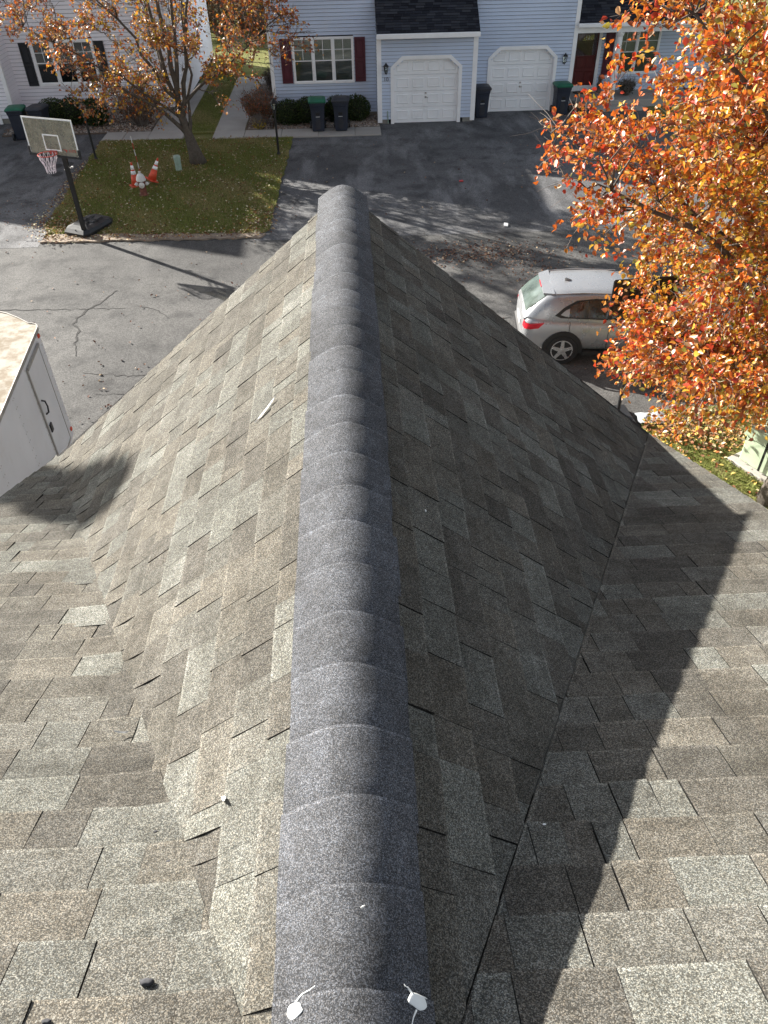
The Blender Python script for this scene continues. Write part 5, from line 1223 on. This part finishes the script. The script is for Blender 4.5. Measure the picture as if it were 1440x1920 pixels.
# ---------------------------------------------------------------- evergreen outside the picture that shades the roof corner
sp = empty('shade_spruce', (-9.95, 10.3, 0), 0, 'tall narrow dark spruce, out of view, added beside the cargo trailer to shade the roof', 'tree'); q = MB(); q.tube([(0, 0, 0), (0, 0, 5), (0, 0, 10.2)], [.16, .11, .02], 8); q.build('trunk', M['bark'], sp)
rs = np.random.RandomState(3); n = 4200; z = rs.uniform(1.2, 10.4, n); a = rs.uniform(0, 6.283, n); rad = (10.6-z)/9.4*1.15*rs.uniform(.25, 1, n)**.5
pos = np.stack([rad*np.cos(a), rad*np.sin(a), z-rad*.25], 1); d = np.stack([np.cos(a), np.sin(a), rs.uniform(-.5, .1, n)], 1)
build_leaves('crown', pos, d, rdir(rs, n)+np.array([0, 0, 1.]), rs.uniform(.16, .30, n), rs.uniform(.06, .12, n), pick(rs, n, [((.02, .05, .02), 1), ((.03, .07, .025), 1)]), M['green_leaf'], sp)
# ---------------------------------------------------------------- clipped shrubs
def boxwood(loc, lumps, n, label, seed, pal=[((.035, .062, .014), 4), ((.055, .085, .02), 3), ((.022, .04, .012), 3), ((.09, .10, .03), 1)]):
    rs = np.random.RandomState(seed); root = empty('clipped_shrub', loc, 0, label, 'shrub', 'clipped evergreen shrubs'); cm = MB(); pos = []; nr_ = []
    for (cx, cy, cz, rx, ry, rz) in lumps:
        rows = [(math.sin(t)*.80, -math.cos(t)*.80) for t in np.linspace(.05, math.pi-.05, 9)]
        cm.lathe(rows, 14, Matrix.Translation((cx, cy, cz)) @ Matrix.Diagonal((rx, ry, rz, 1)))
        k = int(n/len(lumps)); u = rdir(rs, k); s = rs.uniform(.80, 1.04, (k, 1)); p = np.array([cx, cy, cz])+u*np.array([rx, ry, rz])*s; ok = p[:, 2] > .05; pos.append(p[ok]); nr_.append(u[ok])
    cm.build('core', M['shrub_core'], root, smooth=True)
    pos = np.concatenate(pos); nr_ = np.concatenate(nr_); k = len(pos)
    build_leaves('foliage', pos, nr_*.6+rdir(rs, k)*.8+np.array([0, 0, .3]), rdir(rs, k)+nr_, rs.uniform(.04, .08, k), rs.uniform(.025, .045, k), pick(rs, k, pal), M['green_leaf'], root)
M['shrub_core'] = mat('shrub_core', (.012, .016, .007), .95, var=.3, scale=12)
boxwood((-1.95, 31.75, .05), [(-.35, 0, .38, .62, .48, .44), (.45, .05, .42, .62, .5, .46)], 5200, 'low rounded green hedge beside the bins under the triple window', 1)
boxwood((-.15, 31.95, .05), [(-.30, 0, .42, .55, .42, .44), (.38, 0, .42, .52, .42, .44)], 4200, 'green hedge behind the pair of bins', 2)
boxwood((-10.9, 32.5, .05), [(-.4, 0, .45, .6, .5, .48), (.3, .05, .45, .6, .5, .48)], 4200, 'green hedge behind the basketball backboard', 3)
boxwood((-9.72, 32.35, .05), [(0, 0, .44, .50, .48, .48)], 3000, 'round green shrub by the lilac white wall', 4)
def twiggy(loc, r_, h, n_leaf, label, seed, pal, top=.55, yellow=False):
    rs = np.random.RandomState(seed); root = empty('deciduous_shrub', loc, 0, label, 'shrub'); st_ = MB(); pos = []
    for k in range(120):
        a = rs.uniform(0, 6.283); t = rs.uniform(0, 1)**.5; tip = Vector((r_*t*math.cos(a), r_*t*math.sin(a), h*(1-.25*t*t)*rs.uniform(.8, 1.05))); b0 = Vector((tip.x*.22, tip.y*.22, 0))
        P = bez(b0, b0.lerp(tip, .5)+Vector((tip.x*.15, tip.y*.15, 0)), tip, 5); P = [p+Vector(rs.normal(0, .015, 3)) for p in P]; st_.tube(P, [.012, .010, .008, .006, .003], 4)
        for j in range(3):
            s_ = P[rs.randint(2, 5)]; e = s_+Vector(rdir(rs, 1)[0])*.18+V(0, 0, .12); st_.tube([s_, e], [.005, .003], 3)
        for j in range(n_leaf//120):
            q_ = rs.uniform(top, 1)**1; i = min(3, int(q_*4)); pos.append(P[i].lerp(P[i+1], q_*4-i)+Vector(rs.normal(0, .05, 3)))
    st_.build('stems', M['twig'], root); pos = np.array(pos); k = len(pos)
    build_leaves('foliage', pos, rdir(rs, k), rdir(rs, k)+np.array([0, 0, .6]), rs.uniform(.05, .09, k), rs.uniform(.03, .055, k), pick(rs, k, pal), M['leaf'], root)
twiggy((-8.0, 32.2, .05), .95, 1.35, 2400, 'twiggy brown shrub with orange leaves by the lilac white house', 1, [((.16, .07, .03), 4), ((.34, .12, .03), 2), ((.10, .06, .035), 4), ((.30, .20, .06), 1)], .3)
twiggy((-3.42, 31.95, .05), .72, 1.15, 2400, 'rounded shrub with reddish brown leaves at the blue house corner', 2, [((.30, .08, .03), 4), ((.16, .07, .03), 4), ((.10, .07, .03), 3), ((.40, .15, .04), 1.5)], .35)
twiggy((-3.45, 34.6, .05), .5, .6, 600, 'low dark red shrub beside the blue side wall', 3, [((.16, .035, .025), 3), ((.10, .06, .03), 2)], .3)
twiggy((-3.25, 36.6, .05), .35, 1.0, 500, 'dark upright shrub far along the blue side wall', 4, [((.05, .045, .02), 3), ((.12, .09, .03), 2)], .2)
twiggy((-3.45, 31.28, .05), .22, .28, 400, 'small bright yellow plant at the walkway corner', 5, [((.50, .36, .03), 3), ((.35, .26, .03), 2)], .2)
twiggy((8.85, 32.35, .0), .28, .32, 360, 'low pale leaved plant beside the porch step', 6, [((.30, .25, .12), 2), ((.07, .08, .03), 3)], .2)
twiggy((11.0, 33.5, .30), .35, .55, 500, 'potted dark plant on the porch by the column', 7, [((.03, .05, .02), 3), ((.06, .05, .02), 2)], .2)
for k, (x, y) in enumerate([(-9.2, 49.5), (-7.0, 50.4), (-4.9, 49.8), (-2.8, 50.6), (-6.0, 52.5), (-8.2, 53), (-3.8, 53.2)]):
    twiggy((x, y, 0), 1.5, 2.6, 3000, ['brown thicket shrub at the back lawn beside the white house', 'brown thicket shrub between two others at the back lawn', 'rusty thicket shrub in the middle of the back lawn edge', 'brown thicket shrub at the back lawn beside the blue house', 'dark thicket shrub behind the rusty one', 'tall thicket shrub in the second row near the white house', 'tall thicket shrub in the second row near the blue house'][k], 80+k, [((.17, .08, .035), 4), ((.24, .12, .045), 3), ((.10, .06, .03), 4), ((.30, .18, .06), 1)], .15)
# ---------------------------------------------------------------- grass and fallen leaves
def inside(poly, x, y):
    r_ = np.zeros(len(x), bool); n = len(poly)
    for i in range(n):
        x0, y0 = poly[i]; x1, y1 = poly[(i+1) % n]
        c = ((y0 > y) != (y1 > y)) & (x < (x1-x0)*(y-y0)/((y1-y0) if y1 != y0 else 1e-9)+x0); r_ ^= c
    return r_
def grass(poly, n, z, seed, hgt=(.03, .07)):
    rs = np.random.RandomState(seed); P = np.array(poly); x = rs.uniform(P[:, 0].min(), P[:, 0].max(), n); y = rs.uniform(P[:, 1].min(), P[:, 1].max(), n); ok = inside(poly, x, y); x = x[ok]; y = y[ok]; n = len(x)
    h = rs.uniform(*hgt, n); a = rs.uniform(0, 6.283, n); w_ = .009; lean = rs.normal(0, .025, (n, 2))
    v = np.stack([np.stack([x+w_*np.cos(a), y+w_*np.sin(a), np.full(n, z)], 1), np.stack([x-w_*np.cos(a), y-w_*np.sin(a), np.full(n, z)], 1), np.stack([x+lean[:, 0], y+lean[:, 1], z+h], 1)], 1).reshape(-1, 3)
    pat = np.sin(x*1.3+.5)*np.sin(y*1.1)+np.sin(x*3.1+y*2.3)*.5+rs.normal(0, .5, n)
    c = np.where((pat > .35)[:, None], pick(rs, n, [((.38, .33, .15), 2), ((.31, .27, .12), 2)]), pick(rs, n, [((.20, .23, .058), 3), ((.26, .27, .085), 2), ((.14, .175, .045), 2)]))
    return v, c
def tri_mesh(name, v, cols, m, k):
    me = bpy.data.meshes.new(name); me.vertices.add(len(v)); me.vertices.foreach_set('co', v.astype(np.float32).ravel()); nf = len(v)//k
    me.loops.add(len(v)); me.loops.foreach_set('vertex_index', np.arange(len(v), dtype=np.int32)); me.polygons.add(nf); me.polygons.foreach_set('loop_start', np.arange(0, len(v), k, dtype=np.int32)); me.polygons.foreach_set('loop_total', np.full(nf, k, dtype=np.int32)); me.update(calc_edges=True)
    at = me.color_attributes.new('Col', 'FLOAT_COLOR', 'CORNER'); c4 = np.ones((nf, 4), dtype=np.float32); c4[:, :3] = cols; at.data.foreach_set('color', np.repeat(c4, k, axis=0).ravel()); me.materials.append(m)
    o = bpy.data.objects.new(name, me); C.objects.link(o); return o
gs = [grass(ISL, 90000, .04, 1), grass(NEAR, 60000, .04, 2), grass([(-6.2, 31.2), (-5.1, 31.2), (-5.1, 44), (-6.2, 44)], 12000, .035, 3)]
o = stuff(tri_mesh('grass', np.concatenate([g[0] for g in gs]), np.concatenate([g[1] for g in gs]), M['grass_blade'], 3)); tag(o, 'short green and tan autumn grass of the lawns', 'grass')
def litter(name, label, pts, size, pal, seed, z):
    rs = np.random.RandomState(seed); n = len(pts); pos = np.zeros((n, 3)); pos[:, :2] = pts; pos[:, 2] = z+rs.uniform(.004, .03, n)
    d = rdir(rs, n); d[:, 2] *= .25; nn = rdir(rs, n)*.45+np.array([0, 0, 1.]); L = rs.uniform(*size, n)
    o = build_leaves(name, pos, d, nn, L, L*rs.uniform(.5, .8, n), pick(rs, n, pal, .3), M['litter']); stuff(o); tag(o, label, 'fallen leaves')
LIT = [((.30, .16, .07), 3), ((.36, .25, .13), 3), ((.22, .08, .04), 3), ((.42, .33, .2), 2), ((.45, .26, .05), 1), ((.14, .07, .05), 2)]
rs = np.random.RandomState(31)
def uni(n, x0, x1, y0, y1): return np.stack([rs.uniform(x0, x1, n), rs.uniform(y0, y1, n)], 1)
p = uni(3400, -9.1, -2.2, 21.0, 30.2)
a = np.stack([rs.normal(-8.1, .45, 620), rs.normal(22.0, .45, 620)], 1); b_ = np.stack([rs.uniform(-8.4, -2.6, 500), rs.normal(21.0, .16, 500)], 1); c_ = np.stack([rs.normal(-2.75, .25, 260), rs.normal(21.9, .55, 260)], 1); e = np.stack([-9.0+rs.normal(0, .12, 260)+.0, rs.uniform(21.6, 27.5, 260)], 1)
litter('fallen_leaves', 'brown and yellow fallen leaves scattered over the island lawn', np.concatenate([p, a, b_, c_, e]), (.04, .085), LIT+[((.55, .50, .34), 4)], 1, .06)
p = np.concatenate([uni(260, -14, 6, 13, 20.8), uni(160, -14, -9.2, 21, 24.5), np.stack([rs.normal(3.0, 1.0, 700), rs.normal(19.2, .38, 700)], 1), np.stack([rs.normal(4.4, .9, 260), rs.normal(18.3, .6, 260)], 1), uni(120, -2, 9, 21, 30), uni(60, -5.6, -3, 12, 14.2), uni(150, -5, 1, 30.1, 31)])
litter('fallen_leaves', 'reddish brown fallen leaves drifted across the street and driveways', p, (.04, .08), [((.14, .065, .045), 4), ((.22, .12, .075), 3), ((.36, .27, .18), 2), ((.10, .05, .038), 3)], 2, .012)
p = uni(900, 5.0, 9.5, 6.0, 11.8); p = np.concatenate([p, np.stack([rs.normal(5.9, .8, 1200), rs.normal(11.1, .45, 1200)], 1)]); p = p[inside(NEAR, p[:, 0], p[:, 1])]
litter('fallen_leaves', 'orange and tan fallen leaves thick on the lawn under the orange tree', p, (.05, .09), [((.40, .14, .05), 2), ((.45, .26, .09), 3), ((.50, .40, .26), 4), ((.26, .12, .07), 3), ((.50, .36, .10), 2)], 3, .07)
p = np.concatenate([uni(700, -13, -7.5, 31.4, 34.1), uni(250, -3.9, -2.9, 31.2, 36), uni(200, -2.9, 1, 31.1, 32.6)])
litter('fallen_leaves', 'dry brown leaves lying among the stones of the planting beds', p, (.05, .09), [((.22, .12, .07), 3), ((.34, .24, .15), 2), ((.13, .06, .04), 2)], 4, .08)
